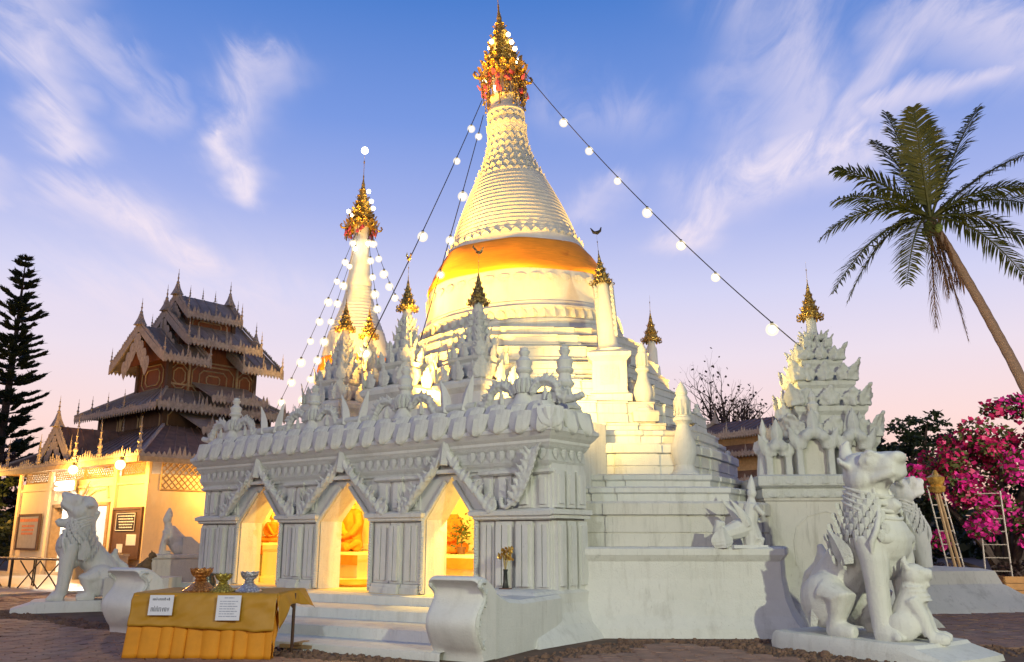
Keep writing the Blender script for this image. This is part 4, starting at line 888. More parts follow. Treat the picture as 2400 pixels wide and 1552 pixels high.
MB().lathe([(.16,3.3),(.16,3.4),(.10,3.46),(.12,3.6),(.08,3.66),(.11,3.78),(.06,3.84),(.08,3.92),(0,4.05)], 14, (.02,-.62,0)).obj('turret_finial', 'white', RS, 40)
for sx in (-1,1):
    MB().sq([(.17,2.49),(.16,3.0),(.20,3.06),(.16,3.12),(.05,3.45),(0.01,3.5)], (.12+sx*.72,.55,0)).obj('corner_turret', 'white_carved', RS)
b = MB().leaf(.34,.75,.12, M=TR(.86,-.55,2.9)); b.leaf(.3,.6,.12, M=TR(.95,-.2,2.9,math.pi/2)); b.leaf(.28,.7,.12, M=TR(.62,-.72,3.0)); stuff(b.obj('corner_leaves', 'white_carved', RS))
# winged figure on the plinth corner
b = MB(); K = TR(0,0,0)
b.tube([(.02,0,.0),(.04,0,.18),(.0,0,.36),(.04,0,.52),(.06,0,.66)], [.12,.15,.13,.13,.12], 10, K); b.tube([(.06,0,.66),(.06,0,.76)], [.09,.05], 8, K); b.ball((.07,-.01,.83), (.075,.08,.095), 9, 7, K); b.tube([(.07,0,.90),(.08,0,1.0),(.09,0,1.12)], [.075,.05,.008], 8, K)
b.tube([(-.02,0,.32),(-.22,0,.26),(-.42,0,.20),(-.55,0,.26),(-.52,0,.36),(-.42,0,.36)], [.14,.15,.12,.09,.07,.03], 9, K)      # bird tail
for sy in (-1,1):
    b.tube([(.05,sy*.12,.62),(.16,sy*.16,.50),(.20,sy*.08,.40),(.17,0,.38)], [.05,.042,.036,.03], 7, K); b.leaf(.20,.55,.05, curl=-.16, M=K @ TR(-.08,sy*.13,.30,0,0,-.35)); b.tube([(.02,sy*.08,.14),(.14,sy*.1,.10),(.10,sy*.10,.0)], [.09,.07,.05], 7, K)
t = thing('winged_figure', 'small white winged crowned figure on the chedi plinth corner', 'statue', (3.72,13.72,1.275), R(12)); remesh(b, 'figure', 'white', .014, 1, t, rough=.004)
MB().sq([(.30,-.02),(.28,.03)], (-.1,0,0), None, .8).obj('base', 'white', t)
MB().leaf(.42,.34,.14, M=TR(-.52,-.1,-.02)).obj('upright_leaf', 'white', t)
# crowned sphinx on a stepped block, left of the shrine
t = thing('sphinx_statue', 'weathered crowned sphinx statue on a stepped block left of the shrine', 'statue', (-8.15,21.0,0), R(205))
b = MB(); M = TR(0,0,1.0)
b.tube([(-.30,0,.10),(-.18,0,.25),(0,0,.45),(.08,0,.62)], [.20,.22,.20,.15], 12, M); b.tube([(.08,0,.60),(.10,0,.74)], [.10,.08], 8, M); b.ball((.12,0,.82), (.10,.095,.12), 10, 8, M); b.tube([(.10,0,.90),(.09,0,1.0),(.09,0,1.10)], [.10,.07,.015], 8, M)
for sy in (-1,1): b.tube([(.10,sy*.13,.50),(.16,sy*.14,.25),(.18,sy*.14,.04)], [.085,.07,.07], 8, M); b.ball((-.2,sy*.17,.16), (.2,.09,.16), 10, 7, M); b.ball((.08,sy*.11,.84), (.03,.02,.06), 6, 5, M); b.tube([(.0,sy*.15,.04),(.24,sy*.15,.04)], .06, 7, M)
remesh(b, 'figure', 'white_old', .018, 1, t, rough=.006)
MB().rings([[(x,y,z) for x,y in offs(rect(-.75,.40,-.42,.42),d)] for d,z in [(.10,-.05),(.08,.1),(.0,.16),(0,.9),(.04,.94),(.04,1.0),(0,1.02)]], False, True).obj('block', 'white_old', t)
MB().rings([[(-.75,y,1.0),(-.25,y,1.0),(-.25,y,1.42),(-.42,y,1.42),(-.75,y,1.15)] for y in (-.30,.30)]).obj('back_ramp', 'white_old', t)
# ------------------------------------------------------------------ yellow hall with the tiered timber tower
BL = (-11.7, 28.0, 0); BR = R(-40)
fin_b = MB().lathe([(.07,0),(.09,.05),(.05,.10),(.045,.22),(.075,.26),(.07,.30),(.03,.36),(.03,.46),(.055,.49),(.025,.54),(.02,.66),(.035,.69),(.012,.73),(.006,.95)], 8)
for k in range(3): fin_b.leaf(.13-.03*k,.12,.02, M=TR(0,0,.12+.17*k)); fin_b.leaf(.13-.03*k,.12,.02, M=TR(0,0,.12+.17*k,math.pi/2))
FIN = fin_b.mesh('finial'); FIN.materials.append(MATS['fret_grey'])
def finial(parent, x, y, z, s=1.0): return mk('finial', FIN, None, parent, (x,y,z), None, s)
def fringe(parent, p0, p1, down=.22, up=.20, step=.24, mat='fret_grey', name='eave_fringe', t=.03, peaks=True):
    """fretwork board along a line: scalloped teeth below, crest above, with raised peaks"""
    a = Vector(p0); b = Vector(p1); e = b-a; l = e.length; u = e/l; step = step*.66; n = max(2, int(l/step)); rf = random.Random(int(l*100)); nr = Vector((u.y,-u.x,0)); nr = nr.normalized() if nr.length > .01 else Vector((0,1,0)); mb = MB(); up_ = Vector((0,0,1))
    for k in range(n):
        c0 = a+e*(k/n); c1 = a+e*((k+1)/n); m = (c0+c1)/2; hu = .72*rf.uniform(.75,1.25)*up*(1+ (1.5*max(0,math.cos((k/n*5 % 1-.5)*math.pi))**4 if peaks else 0))*(.8+.4*((k*7) % 3)/3)
        pts = [c0-up_*down*.35, m-up_*down, c1-up_*down*.35, c1+up_*up*.30, m+up_*hu, c0+up_*up*.30]
        for s in (1,-1):
            o = nr*t*.5*s; base = len(mb.v); mb.v += [tuple(p+o) for p in pts]; mb.f.append(tuple(base+i for i in (range(6) if s > 0 else reversed(range(6)))))
        o6 = len(mb.v)-12
        for i in range(6): j = (i+1) % 6; mb.f.append((o6+j,o6+i,o6+6+i,o6+6+j))
    return mb.obj(name, mat, parent)
def gable_roof(par, cx, n0, n1, half, ze, zr, mat='tin_grey', infill='wood_red', fins=True, crest=.16, soff=True, over=.18):
    th = .07
    for s in (-1,1):
        mb = MB(); k = 5; rr = []
        for i in range(k+1):
            u = i/k; x = cx+s*half*(1-u); z = ze+(zr-ze)*(u**1.12); rr.append([(x,n0-over,z),(x,n1+over,z),(x,n1+over,z+th),(x,n0-over,z+th)])
        mb.rings(rr); o = mb.obj('roof_slope', mat, par); fixn(o.data)
        # standing seams of the metal sheets
        for j in range(int((n1-n0)/.45)):
            y = n0+.2+j*.45; mb = MB().tube([(cx+s*half*(1-i/4),y,ze+(zr-ze)*((i/4)**1.12)+th+.01) for i in range(5)], .022, 4); mb.obj('roof_seam', mat, par)
        for yy, nm in ((n0-over-.02,'bargeboard'),(n1+over+.02,'bargeboard')):
            mb = MB(); rr = []
            for i in range(k+1):
                u = i/k; x = cx+s*(half+.06)*(1-u); z = ze+(zr-ze)*(u**1.12); rr.append([(x,yy-.03,z-.20),(x,yy+.03,z-.20),(x,yy+.03,z+.14),(x,yy-.03,z+.14)])
            mb.rings(rr); o = mb.obj(nm, 'fret_grey', par); fixn(o.data)
            fringe(par, (cx+s*half,yy-.02*(1 if yy < n0 else -1),ze+.12), (cx+s*.1,yy,zr+.10), .0, crest*1.5, .22, name='barge_crest', peaks=False)
        fringe(par, (cx+s*(half+.03),n0-over,ze+.02), (cx+s*(half+.03),n1+over,ze+.02), .22, .26)
        if fins:
            for y in (n0-over,n1+over): finial(par, cx+s*half, y, ze+.15, .85)
            finial(par, cx+s*half, (n0+n1)/2, ze+.2, .7)
    if infill:
        for y in (n0+.30,n1-.30):
            mb = MB(); mb.rings([[(cx-half*.80,yy,ze+.10),(cx+half*.80,yy,ze+.10),(cx,yy,zr-.15)] for yy in (y-.03,y+.03)]); o = mb.obj('gable_panel', infill, par); fixn(o.data)
        mb = MB(); 
        for q in range(7): mb.leaf(half*.30,half*.36,.05, M=TR(cx+(q-3)*half*.13,n0-over-.05,zr-.30-abs(q-3)*half*.16,0,math.pi,0))
        stuff(mb.obj('gable_carving', 'fret_grey', par))
    for y, sc_ in ((n0-over,1.5),(n1+over,1.5)):
        MB().sq([(.20,0),(.15,.12),(.09,.3),(.05,.5)], (cx,y,zr+.05)).obj('ridge_spirelet', 'fret_grey', par); finial(par, cx, y, zr+.35, .9)
    for q in range(3): finial(par, cx, n0+(n1-n0)*(q+.7)/3.6, zr+.1, .55)
def frame_panel(par, M, w, h, mat='wood_trim', c=.25, r=.03, rings=2):
    for q in range(rings):
        k = 1-.34*q; a, b, cc = w*.5*k, h*.5*k, c*k; pts = [(-a+cc,0,-b),(a-cc,0,-b),(a,0,-b+cc),(a,0,b-cc),(a-cc,0,b),(-a+cc,0,b),(-a,0,b-cc),(-a,0,-b+cc),(-a+cc,0,-b)]
        MB().tube(pts, r, 4, M).obj('panel_trim', mat, par)
HB = thing('temple_hall', 'yellow-lit plaster hall with tin roof and a tiered dark timber tower on top', 'building', BL, BR)
H_ = 3.4; DX0, DX1, DZ = -7.05, -2.65, 2.45
MB().box(-10.4,DX0,0,.25,0,H_).obj('front_wall', 'cream', HB); MB().box(DX1,0,0,.25,0,H_).obj('front_wall', 'cream', HB); MB().box(DX0,DX1,0,.25,DZ,H_).obj('front_wall', 'cream', HB)
MB().box(-.25,0,.25,8,0,H_).obj('side_wall', 'cream', HB); MB().box(-10.4,-10.15,.25,8,0,H_).obj('side_wall', 'cream', HB); MB().box(-10.16,-10.1,.26,5.6,0,H_+.4).obj('room_side_wall', 'white_clean', HB); MB().box(-10.15,-.25,5.6,5.8,0,H_).obj('room_back_wall', 'white_clean', HB); MB().box(-10.15,-.25,.26,5.6,-.02,.03).obj('room_floor', 'terrace', HB)
MB().box(-10.15,-.25,.26,5.6,H_+.42,H_+.47).obj('room_ceiling', 'white_clean', HB)
for x0, x1 in [(DX0-.08,DX0+.08),(DX1-.08,DX1+.08)]: MB().box(x0,x1,-.05,.28,0,DZ+.1).obj('door_frame', 'wood_pale', HB)
MB().box(DX0-.08,DX1+.08,-.05,.28,DZ,DZ+.12).obj('door_frame', 'wood_pale', HB)
for x in (-10.3,-7.55,-2.3,-.12): MB().box(x-.12,x+.12,-.08,.0,0,H_+.4).obj('wall_pilaster', 'cream', HB)
MB().box(-10.4,0,-.06,.0,H_-.30,H_-.22).obj('wall_band', 'cream', HB); MB().box(-10.4,0,-.05,.0,0,.18).obj('skirting', 'cream', HB)
# open lattices under the eaves
def lattice(par, x0, x1, z0, z1, y, side=False, d=.16):
    mb = MB(); w = x1-x0; h = z1-z0; n = int((w+h)/d)
    for k in range(n+1):
        o_ = k*d
        for s in (0,1):
            a = Vector((o_,0)); x_s = max(0,o_-h); z_s = min(h,o_); x_e = min(w,o_); z_e = max(0,o_-w)
            p, q = (x_s,z_s), (x_e,z_e)
            if s: p, q = (w-p[0],p[1]), (w-q[0],q[1])
            P_, Q_ = (x0+p[0],y,z0+p[1]), (x0+q[0],y,z0+q[1])
            if side: P_, Q_ = (y,x0+p[0],z0+p[1]), (y,x0+q[0],z0+q[1])
            if math.dist(P_,Q_) > .05: mb.tube([P_,Q_], .022, 4)
    if side: mb.tube([(y,x0,z0),(y,x1,z0),(y,x1,z1),(y,x0,z1),(y,x0,z0)], .04, 4)
    else: mb.tube([(x0,y,z0),(x1,y,z0),(x1,y,z1),(x0,y,z1),(x0,y,z0)], .04, 4)
    stuff(mb.obj('lattice', 'wood_trim', par))
for x0, x1 in [(-10.1,-7.7),(-7.4,-5.0),(-4.9,-2.45),(-2.15,-.25)]: lattice(HB, x0, x1, H_+.02, H_+.42, .1)
for y0 in (.35,2.9,5.4): lattice(HB, y0, y0+2.35, H_-.5, H_+.42, .0, True, .22)
# relief arch over the door
MB().tube([(DX0+.1,-.02,2.7),(DX0+.2,-.03,3.05),(-6.0,-.03,3.0),(-5.2,-.03,2.75),(-4.85,-.05,2.62),(-4.5,-.03,2.75),(-3.7,-.03,3.0),(DX1-.2,-.03,3.05),(DX1-.1,-.02,2.7)], .05, 6).obj('door_relief', 'cream', HB)
b = MB()
for sd in (-1,1): b.tube([(-4.85+sd*.05,-.08,2.62),(-4.85+sd*.5,-.12,3.0),(-4.85+sd*.8,-.12,3.3)], [.06,.05,.02], 6); b.leaf(.3,.5,.05, M=TR(-4.85+sd*.2,-.1,2.65,0,0,sd*.5))
b.obj('door_crest', 'fret_grey', HB)
# main roof: low hip with rusty sheets, fretwork eave
def hip(par, x0, x1, y0, y1, ze, X0, X1, Y0, Y1, zt, mat):
    lo = [(x0,y0,ze),(x1,y0,ze),(x1,y1,ze),(x0,y1,ze)]; hi = [(X0,Y0,zt),(X1,Y0,zt),(X1,Y1,zt),(X0,Y1,zt)]
    for k in range(4):
        j = (k+1) % 4; mb = MB(); q = [lo[k],lo[j],hi[j],hi[k]]; mb.rings([[(x,y,z) for x,y,z in q],[(x,y,z+.06) for x,y,z in q]]); o = mb.obj('roof_slope', mat, par); fixn(o.data)
        if k in (0,1):
            a, b_, c, d = [Vector(p) for p in q]; n = int((b_-a).length/.55)
            for i in range(1,n):
                u = i/n; MB().tube([tuple(a.lerp(b_,u)+Vector((0,0,.07))), tuple(d.lerp(c,u)+Vector((0,0,.07)))], .03, 4).obj('roof_seam', mat, par)
        MB().tube([tuple(Vector(lo[k])+Vector((0,0,.08))),tuple(Vector(hi[k])+Vector((0,0,.08)))], .07, 6).obj('hip_ridge', 'fret_grey', par)
hip(HB, -11.6,.9,-.9,10.5,3.86,-9.6,-3.9,2.3,8.0,5.45,'tin_rust')
MB().box(-11.5,.82,-.82,10.4,3.80,3.855).obj('soffit', 'wood_pale', HB)
fringe(HB, (-11.6,-.93,3.86),(.92,-.93,3.86), .10, .22, .26); fringe(HB, (.93,-.9,3.86),(.93,10.5,3.86), .10, .22, .26)
MB().box(-11.6,.9,-.97,-.935,3.70,3.86).obj('fascia', 'wood_trim', HB); MB().box(.935,.97,-.95,10.5,3.70,3.86).obj('fascia', 'wood_trim', HB)
for x in (-9.5,-6.6,-3.6,-1.8,.9): finial(HB, x, -.93, 4.0, 1.15)
for y in (2.5,5.5): finial(HB, .93, y, 4.0, 1.0)
gable_roof(HB, -6.1,-.45,2.6,1.35,4.0,5.30,'tin_rust','wood_dark',True)
# timber tower
TX = -6.4
def body(x0, x1, y0, y1, z0, z1, mat='wood_red'):
    MB().box(x0,x1,y0,y1,z0,z1).obj('timber_wall', mat, HB)
    for x, y in ((x0,y0),(x1,y0),(x1,y1),(x0,y1)): MB().box(x-.09,x+.09,y-.09,y+.09,z0,z1).obj('corner_post', 'wood_dark', HB)
    MB().box(x0-.05,x1+.05,y0-.05,y1+.05,z0-.02,z0+.12).obj('sill_beam', 'wood_trim', HB)
body(-9.75,-4.5,2.6,7.3,5.1,6.45,'wood_dark')
for k in range(3): frame_panel(HB, TR(-8.9+k*1.72,2.58,5.82), 1.4, .95, rings=1, c=.3)
for k in range(3): frame_panel(HB, TR(-4.48,3.4+k*1.55,5.82,math.pi/2), 1.3, .95, rings=1, c=.3)
for k in range(3): MB().box(-4.49,-4.42,2.62+k*1.56,2.70+k*1.56,5.15,6.4).obj('mullion', 'wood_trim', HB); MB().box(-9.7+k*1.72,-9.62+k*1.72,2.53,2.59,5.15,6.4).obj('mullion', 'wood_trim', HB)
hip(HB, -10.7,-3.75,1.9,8.0,6.30,-7.75,-5.15,2.95,6.9,7.12,'tin_grey')
fringe(HB, (-10.7,1.87,6.30),(-3.75,1.87,6.30), .26, .10, .3); fringe(HB, (-3.72,1.9,6.30),(-3.72,8.0,6.30), .26, .30, .26)
for x in (-10.6,-9.3,-7.9,-6.5): finial(HB, x, 1.95, 6.38, .8)
for y in (2.0,3.6,5.2,6.8,8.0): finial(HB, -3.75, y, 6.40, .6)
body(-7.65,-5.2,3.0,6.9,7.0,8.4); frame_panel(HB, TR(-6.42,2.97,7.72), 1.7, 1.0)
frame_panel(HB, TR(-5.17,4.95,7.72,math.pi/2), 1.9, 1.1, rings=3); frame_panel(HB, TR(-5.17,3.45,7.72,math.pi/2), .75, 1.0); frame_panel(HB, TR(-5.17,6.45,7.72,math.pi/2), .75, 1.0)
for y in (3.85,6.05): MB().box(-5.2,-5.12,y-.04,y+.04,7.05,8.35).obj('mullion', 'wood_trim', HB)
MB().box(-5.2,-5.13,3.05,6.85,7.35,7.42).obj('rail', 'wood_trim', HB)
gable_roof(HB, TX, 2.4, 4.0, 2.2, 8.2, 9.74); gable_roof(HB, TX, 5.9, 7.46, 2.2, 8.2, 9.74)
body(-7.3,-5.5,3.5,6.4,8.4,9.6); gable_roof(HB, TX, 3.43, 6.43, 2.06, 9.05, 10.55)
body(-7.1,-5.7,3.9,6.0,9.6,10.5); frame_panel(HB, TR(-5.68,4.9,10.1,math.pi/2), 1.6, .5, rings=2, c=.12); gable_roof(HB, TX, 3.85, 6.0, 1.06, 10.4, 11.35)
# low side roofs on the right flank of the tower
for (y0,y1,z,zr,x0,x1) in [(4.0,6.6,6.75,7.5,-5.2,-3.55),(3.2,6.9,5.35,6.1,-4.5,-2.7)]:
    mb = MB(); mb.rings([[(x0,y0,zr),(x1,y0,z),(x1,y1,z),(x0,y1,zr)],[(x0,y0,zr+.06),(x1,y0,z+.06),(x1,y1,z+.06),(x0,y1,zr+.06)]]); o = mb.obj('side_roof', 'tin_grey', HB); fixn(o.data)
    fringe(HB, (x1+.02,y0,z),(x1+.02,y1,z), .24, .26, .24)
# eave lamps
for k, (x, y) in enumerate([(-11.4,-1.05),(-3.35,-1.05),(.0,-1.05),(1.05,3.3)]):
    t = thing('eave_lamp', ['round glowing lamp at the left end of the hall eave','round glowing lamp over the notice board on the hall eave','round glowing lamp at the near corner of the hall eave','round glowing lamp under the right eave of the hall, next to the shrine'][k], 'lamp', (BL[0]+x*math.cos(BR)-y*math.sin(BR), BL[1]+x*math.sin(BR)+y*math.cos(BR), 3.62), 0, 'lamps under the hall eave')
    MB().ball((0,0,0), .15, 14, 10).obj('globe', 'bulb_warm', t, 60); MB().tube([(0,0,.12),(0,0,.26)], .05, 8).obj('socket', 'dark_iron', t)
    plamp('globe_light', (t.location.x-.3, t.location.y-.35, 3.45), 560, (1,.49,.075), .12)
def hb(x, y, z=0): return (BL[0]+x*math.cos(BR)-y*math.sin(BR), BL[1]+x*math.sin(BR)+y*math.cos(BR), z)
t = thing('tube_lamp', 'bright white fluorescent lamp above the hall door', 'lamp', hb(-5.6,-.35,3.30), BR)
MB().tube([(-.65,0,0),(.65,0,0)], .06, 8).obj('tube', 'tube', t); MB().tube([(-.65,0,-.2),(.65,0,-.2)], .06, 8).obj('tube', 'tube', t); MB().box(-.7,.7,.08,.14,-.28,.1).obj('fitting', 'white_paint', t)
plamp('tube_light', hb(-5.6,-.8,3.1), 110, (1,.93,.78), .2)
t = thing('room_lamp', 'fluorescent ceiling lamp inside the lit hall doorway', 'lamp', hb(-7.2,1.5,3.4), BR); MB().box(-.7,.7,-.08,.08,.0,.06).obj('fitting', 'white_paint', t); MB().tube([(-.6,0,-.05),(.6,0,-.05)], .04, 8).obj('tube', 'tube', t)
plamp('room_light', hb(-7.2,1.5,2.9), 700, (1,.95,.86), .25)
# things standing in the lit doorway
t = thing('display_shelf', 'dim shelf of offerings seen through the lit hall doorway', 'shelf', hb(-4.2,4.6,0), BR)
for z in (.5,1.0,1.5): MB().box(-1.4,1.4,-.2,.2,z,z+.04).obj('shelf_board', 'white_paint', t)
MB().box(-1.45,-1.4,-.2,.2,0,1.9).obj('side_panel', 'white_paint', t); MB().box(1.4,1.45,-.2,.2,0,1.9).obj('side_panel', 'white_paint', t)
for k in range(3):
    x = -1.0+.8*k; o = MB().lathe([(.05,0),(.09,.1),(.05,.2),(.07,.26)], 10).obj('offering_jar', ['gold_dim','print_red','dark_glaze'][k], None, 40); o.location = hb(-4.2+x,4.58,1.045); tag(o, ['gold','red','black'][k]+' offering jar on the shelf inside the hall', 'jar', 'jars on the hall shelf')
# notice board, poster
def board(x0, x1, z0, z1, y, label, face, frame, name):
    t = thing(name, label, 'sign', hb((x0+x1)/2,y,(z0+z1)/2), BR); w, h = (x1-x0)/2, (z1-z0)/2
    MB().box(-w,w,-.03,.03,-h,h).obj('panel', face, t)
    for a in ((-w-.05,-w+.03,-h-.05,h+.05),(w-.03,w+.05,-h-.05,h+.05)): MB().box(a[0],a[1],-.06,.035,a[2],a[3]).obj('frame_bar', frame, t)
    for a in ((-w+.03,w-.03,-h-.05,-h+.03),(-w+.03,w-.03,h-.03,h+.05)): MB().box(a[0],a[1],-.058,.035,a[2],a[3]).obj('frame_bar', frame, t)
    return t
t = board(-2.02,-.12,.75,2.30,-.10,'tall brown notice board with dark ornate plaque beside the hall door','board_brown','board_brown','notice_board')
MB().box(-.72,.62,-.05,-.031,.05,.66).obj('plaque', 'glass_dark', t)
b = MB(); rt = random.Random(4)
for r_ in range(5):
    x = -.55+.1*r_*.3
    while x < .45: w = rt.uniform(.05,.16); b.box(x,x+w,-.056,-.051,.52-.09*r_,.56-.09*r_); x += w+.03
stuff(b.obj('lettering', 'paper', t)); MB().tube([(-.68,-.055,.08),(-.68,-.055,.62),(.58,-.055,.62),(.58,-.055,.08),(-.68,-.055,.08)], .015, 4).obj('plaque_border', 'paper', t)
MB().sq([(.32,0),(.30,.012)], (0,0,0), TR(.42,-.035,-.22,0,math.pi/2), .55).obj('white_card', 'paper', t); MB().box(-.5,-.1,-.045,-.031,-.62,-.35).obj('white_note', 'paper', t)
t = board(-9.72,-7.85,.95,2.2,-.12,'framed pale poster with red lettering at the left of the hall','white_paint','brown_metal','poster'); b = MB()
for r_ in range(3):
    x = -.6
    while x < .5: w = rt.uniform(.06,.14); b.box(x,x+w,-.036,-.031,.18-.14*r_,.26-.14*r_); x += w+.03
stuff(b.obj('lettering', 'print_red', t)); MB().box(-.85,.85,-.034,-.0305,.38,.5).obj('red_stripe', 'print_red', t)
# counter, folding tables
t = thing('counter', 'low pale counter under the notice board', 'counter', hb(-1.3,-.75,0), BR); MB().box(-1.3,1.3,-.3,.3,.82,.88).obj('top', 'white_paint', t); MB().box(-.3,.5,-.26,.26,0,.82).obj('cabinet', 'board_brown', t); MB().box(.55,1.2,-.26,.26,0,.82).obj('cabinet', 'wood_pale', t)
for x in (-1.25,1.22): MB().box(x,x+.05,-.28,.28,0,.82).obj('leg', 'white_paint', t)
t = thing('flower_pot', 'dark flowering pot on the counter by the doorway', 'flower pot', hb(-2.15,-.75,.88)); MB().lathe([(.10,0),(.16,.18),(.18,.2)], 12).obj('pot', 'clay', t); b = MB(); rq = random.Random(2)
for k in range(40): b.leaf(.07,.16,.01, M=TR(rq.uniform(-.2,.2),rq.uniform(-.12,.12),.2+rq.uniform(0,.3),rq.uniform(0,6),rq.uniform(-.8,.8)))
stuff(b.obj('foliage', 'leaf_dry', t)); b = MB()
for k in range(8): b.ball((rq.uniform(-.25,0),rq.uniform(-.12,.12),.2+rq.uniform(0,.25)), .05, 6, 5)
stuff(b.obj('blossoms', 'paper', t))
for k, (X_, n_, lab) in enumerate([(-12.6,24.2,'long folding table with thin dark legs behind the left lion'),(-14.9,25.6,'folding table at the far left edge of the terrace')]):
    t = thing('folding_table', lab, 'table', (X_,n_,.056), R(-25), 'folding tables on the terrace'); MB().box(-1.3,1.3,-.4,.4,.74,.78).obj('top', 'wood_dark', t)
    for x in (-1.1,1.1):
        for y in (-.35,.35): MB().tube([(x,y,0),(x,y,.74)], .022, 6).obj('leg', 'dark_iron', t)
    for x in (-.8,.0): MB().tube([(x,-.35,.0),(x+.8,-.35,.72)], .018, 5).obj('cross_brace', 'dark_iron', t); MB().tube([(x+.8,-.35,.0),(x,-.35,.72)], .018, 5).obj('cross_brace', 'dark_iron', t)
ter = MB().box(-16,3.5,-8.2,.3,-.04,.055); o = ter.obj('terrace', 'terrace'); o.location = BL; o.rotation_euler = (0,0,BR); tag(o, kind='structure')
t = thing('flagpole', 'thin white leaning pole left of the hall', 'pole', (-20.6,33.5,0)); MB().tube([(0,0,0),(.12,0,1.4),(.30,0,3.6)], [.05,.045,.012], 8).obj('shaft', 'white_paint', t); MB().sq([(.12,0),(.1,.1)]).obj('foot', 'dark_iron', t)
# ------------------------------------------------------------------ timber pavilion behind on the right
PV = thing('timber_pavilion', 'weathered timber pavilion with stacked eaves behind the bare tree', 'building', (11.6,36,-.2), R(38)); PV.scale = (.84,)*3
MB().box(-1.9,3.2,0,4.5,0,4.6).obj('wall', 'wood_pale', PV); MB().box(-1.6,2.9,.3,4.2,4.5,7.0).obj('wall', 'wood_pale', PV)
for z, e in ((3.4,.75),(4.6,.65),(5.9,.55)):
    MB().rings([[(x,y,zz_) for x,y in offs([(-1.7,.1),(3.0,.1),(3.0,4.4),(-1.7,4.4)],d)] for d,zz_ in ((e,z),(e,z+.07),(.05,z+.5))], True, True).obj('eave', 'tin_rust', PV); fringe(PV, (-1.7-e,.1-e-.03,z),(3.0+e,.1-e-.03,z), .2, .2, .3); fringe(PV, (-1.7-e-.03,4.4,z),(-1.7-e-.03,.1-e,z), .2, .2, .3)
gable_roof(PV, .65, -.4, 4.8, 2.6, 6.9, 7.9, 'tin_rust', 'wood_dark')
for k, (x, z) in enumerate([(-.6,4.05),(.5,4.05),(1.7,4.05),(-.4,5.25),(.9,5.25)]):
    MB().box(x-.3,x+.3,-.03 if z < 5 else .27,.02 if z < 5 else .32,z-.4 if z < 5 else z-.3,z+.3).obj('shutter', 'shutter' if k in (1,) else 'wood_dark', PV)
for k in range(12): MB().tube([(-1.8+k*.42,-.6,2.5),(-1.8+k*.42,-.6,3.3)], .04, 5).obj('baluster', 'wood_dark', PV)
MB().box(-2.0,3.2,-.7,-.5,2.42,2.5).obj('balcony_rail', 'wood_pale', PV); MB().box(-2.0,3.2,-.72,0,2.2,2.3).obj('balcony_floor', 'wood_pale', PV)
# ------------------------------------------------------------------ trees and plants
def leaves(pts, size, rnd, aspect=.5, droop=0.0, jit=.4):
    """one small folded leaf per point"""
    V = []; F = []
    for p in pts:
        a = rnd.uniform(0, 6.283); e = rnd.uniform(-1.0, .7)-droop; s = size*rnd.uniform(1-jit, 1+jit)
        d = Vector((math.cos(a)*math.cos(e), math.sin(a)*math.cos(e), math.sin(e))); w = d.cross(Vector((rnd.uniform(-1,1),rnd.uniform(-1,1),rnd.uniform(-1,1)))); w = w.normalized()*s*aspect*.5 if w.length > 1e-3 else Vector((s*.2,0,0))
        p = Vector(p); m = p+d*s*.5; o = len(V); V += [tuple(p), tuple(m+w), tuple(p+d*s), tuple(m-w)]; F.append((o,o+1,o+2,o+3))
    mb = MB(); mb.v = V; mb.f = F; return mb
def branches(rnd, start, direc, length, rad, depth, spread=.7, shrink=.72, out=None, tips=None, seg=5, up=.1, kids=(2,3)):
    path = [Vector(start)]; d = Vector(direc).normalized(); rs = [rad]; n = 4
    for i in range(n):
        d = (d+Vector((rnd.uniform(-1,1),rnd.uniform(-1,1),rnd.uniform(-1,1)))*.16+Vector((0,0,up))).normalized(); path.append(path[-1]+d*length/n); rs.append(rad*(1-.45*(i+1)/n))
    out.tube([tuple(p) for p in path], rs, seg if depth > 1 else 4, caps=depth == 0)
    if depth == 0: tips.append((path[-1], d)); return
    tips.append((path[-1], d))
    for k in range(rnd.randint(*kids)):
        q = rnd.uniform(.45,1.0) if k else 1.0; i = min(n, max(1, int(q*n))); nd_ = (d+Vector((rnd.uniform(-1,1),rnd.uniform(-1,1),rnd.uniform(-.6,1)))*spread).normalized()
        branches(rnd, path[i], nd_, length*shrink*rnd.uniform(.8,1.15), rs[i]*.76, depth-1, spread, shrink, out, tips, seg, up, kids)
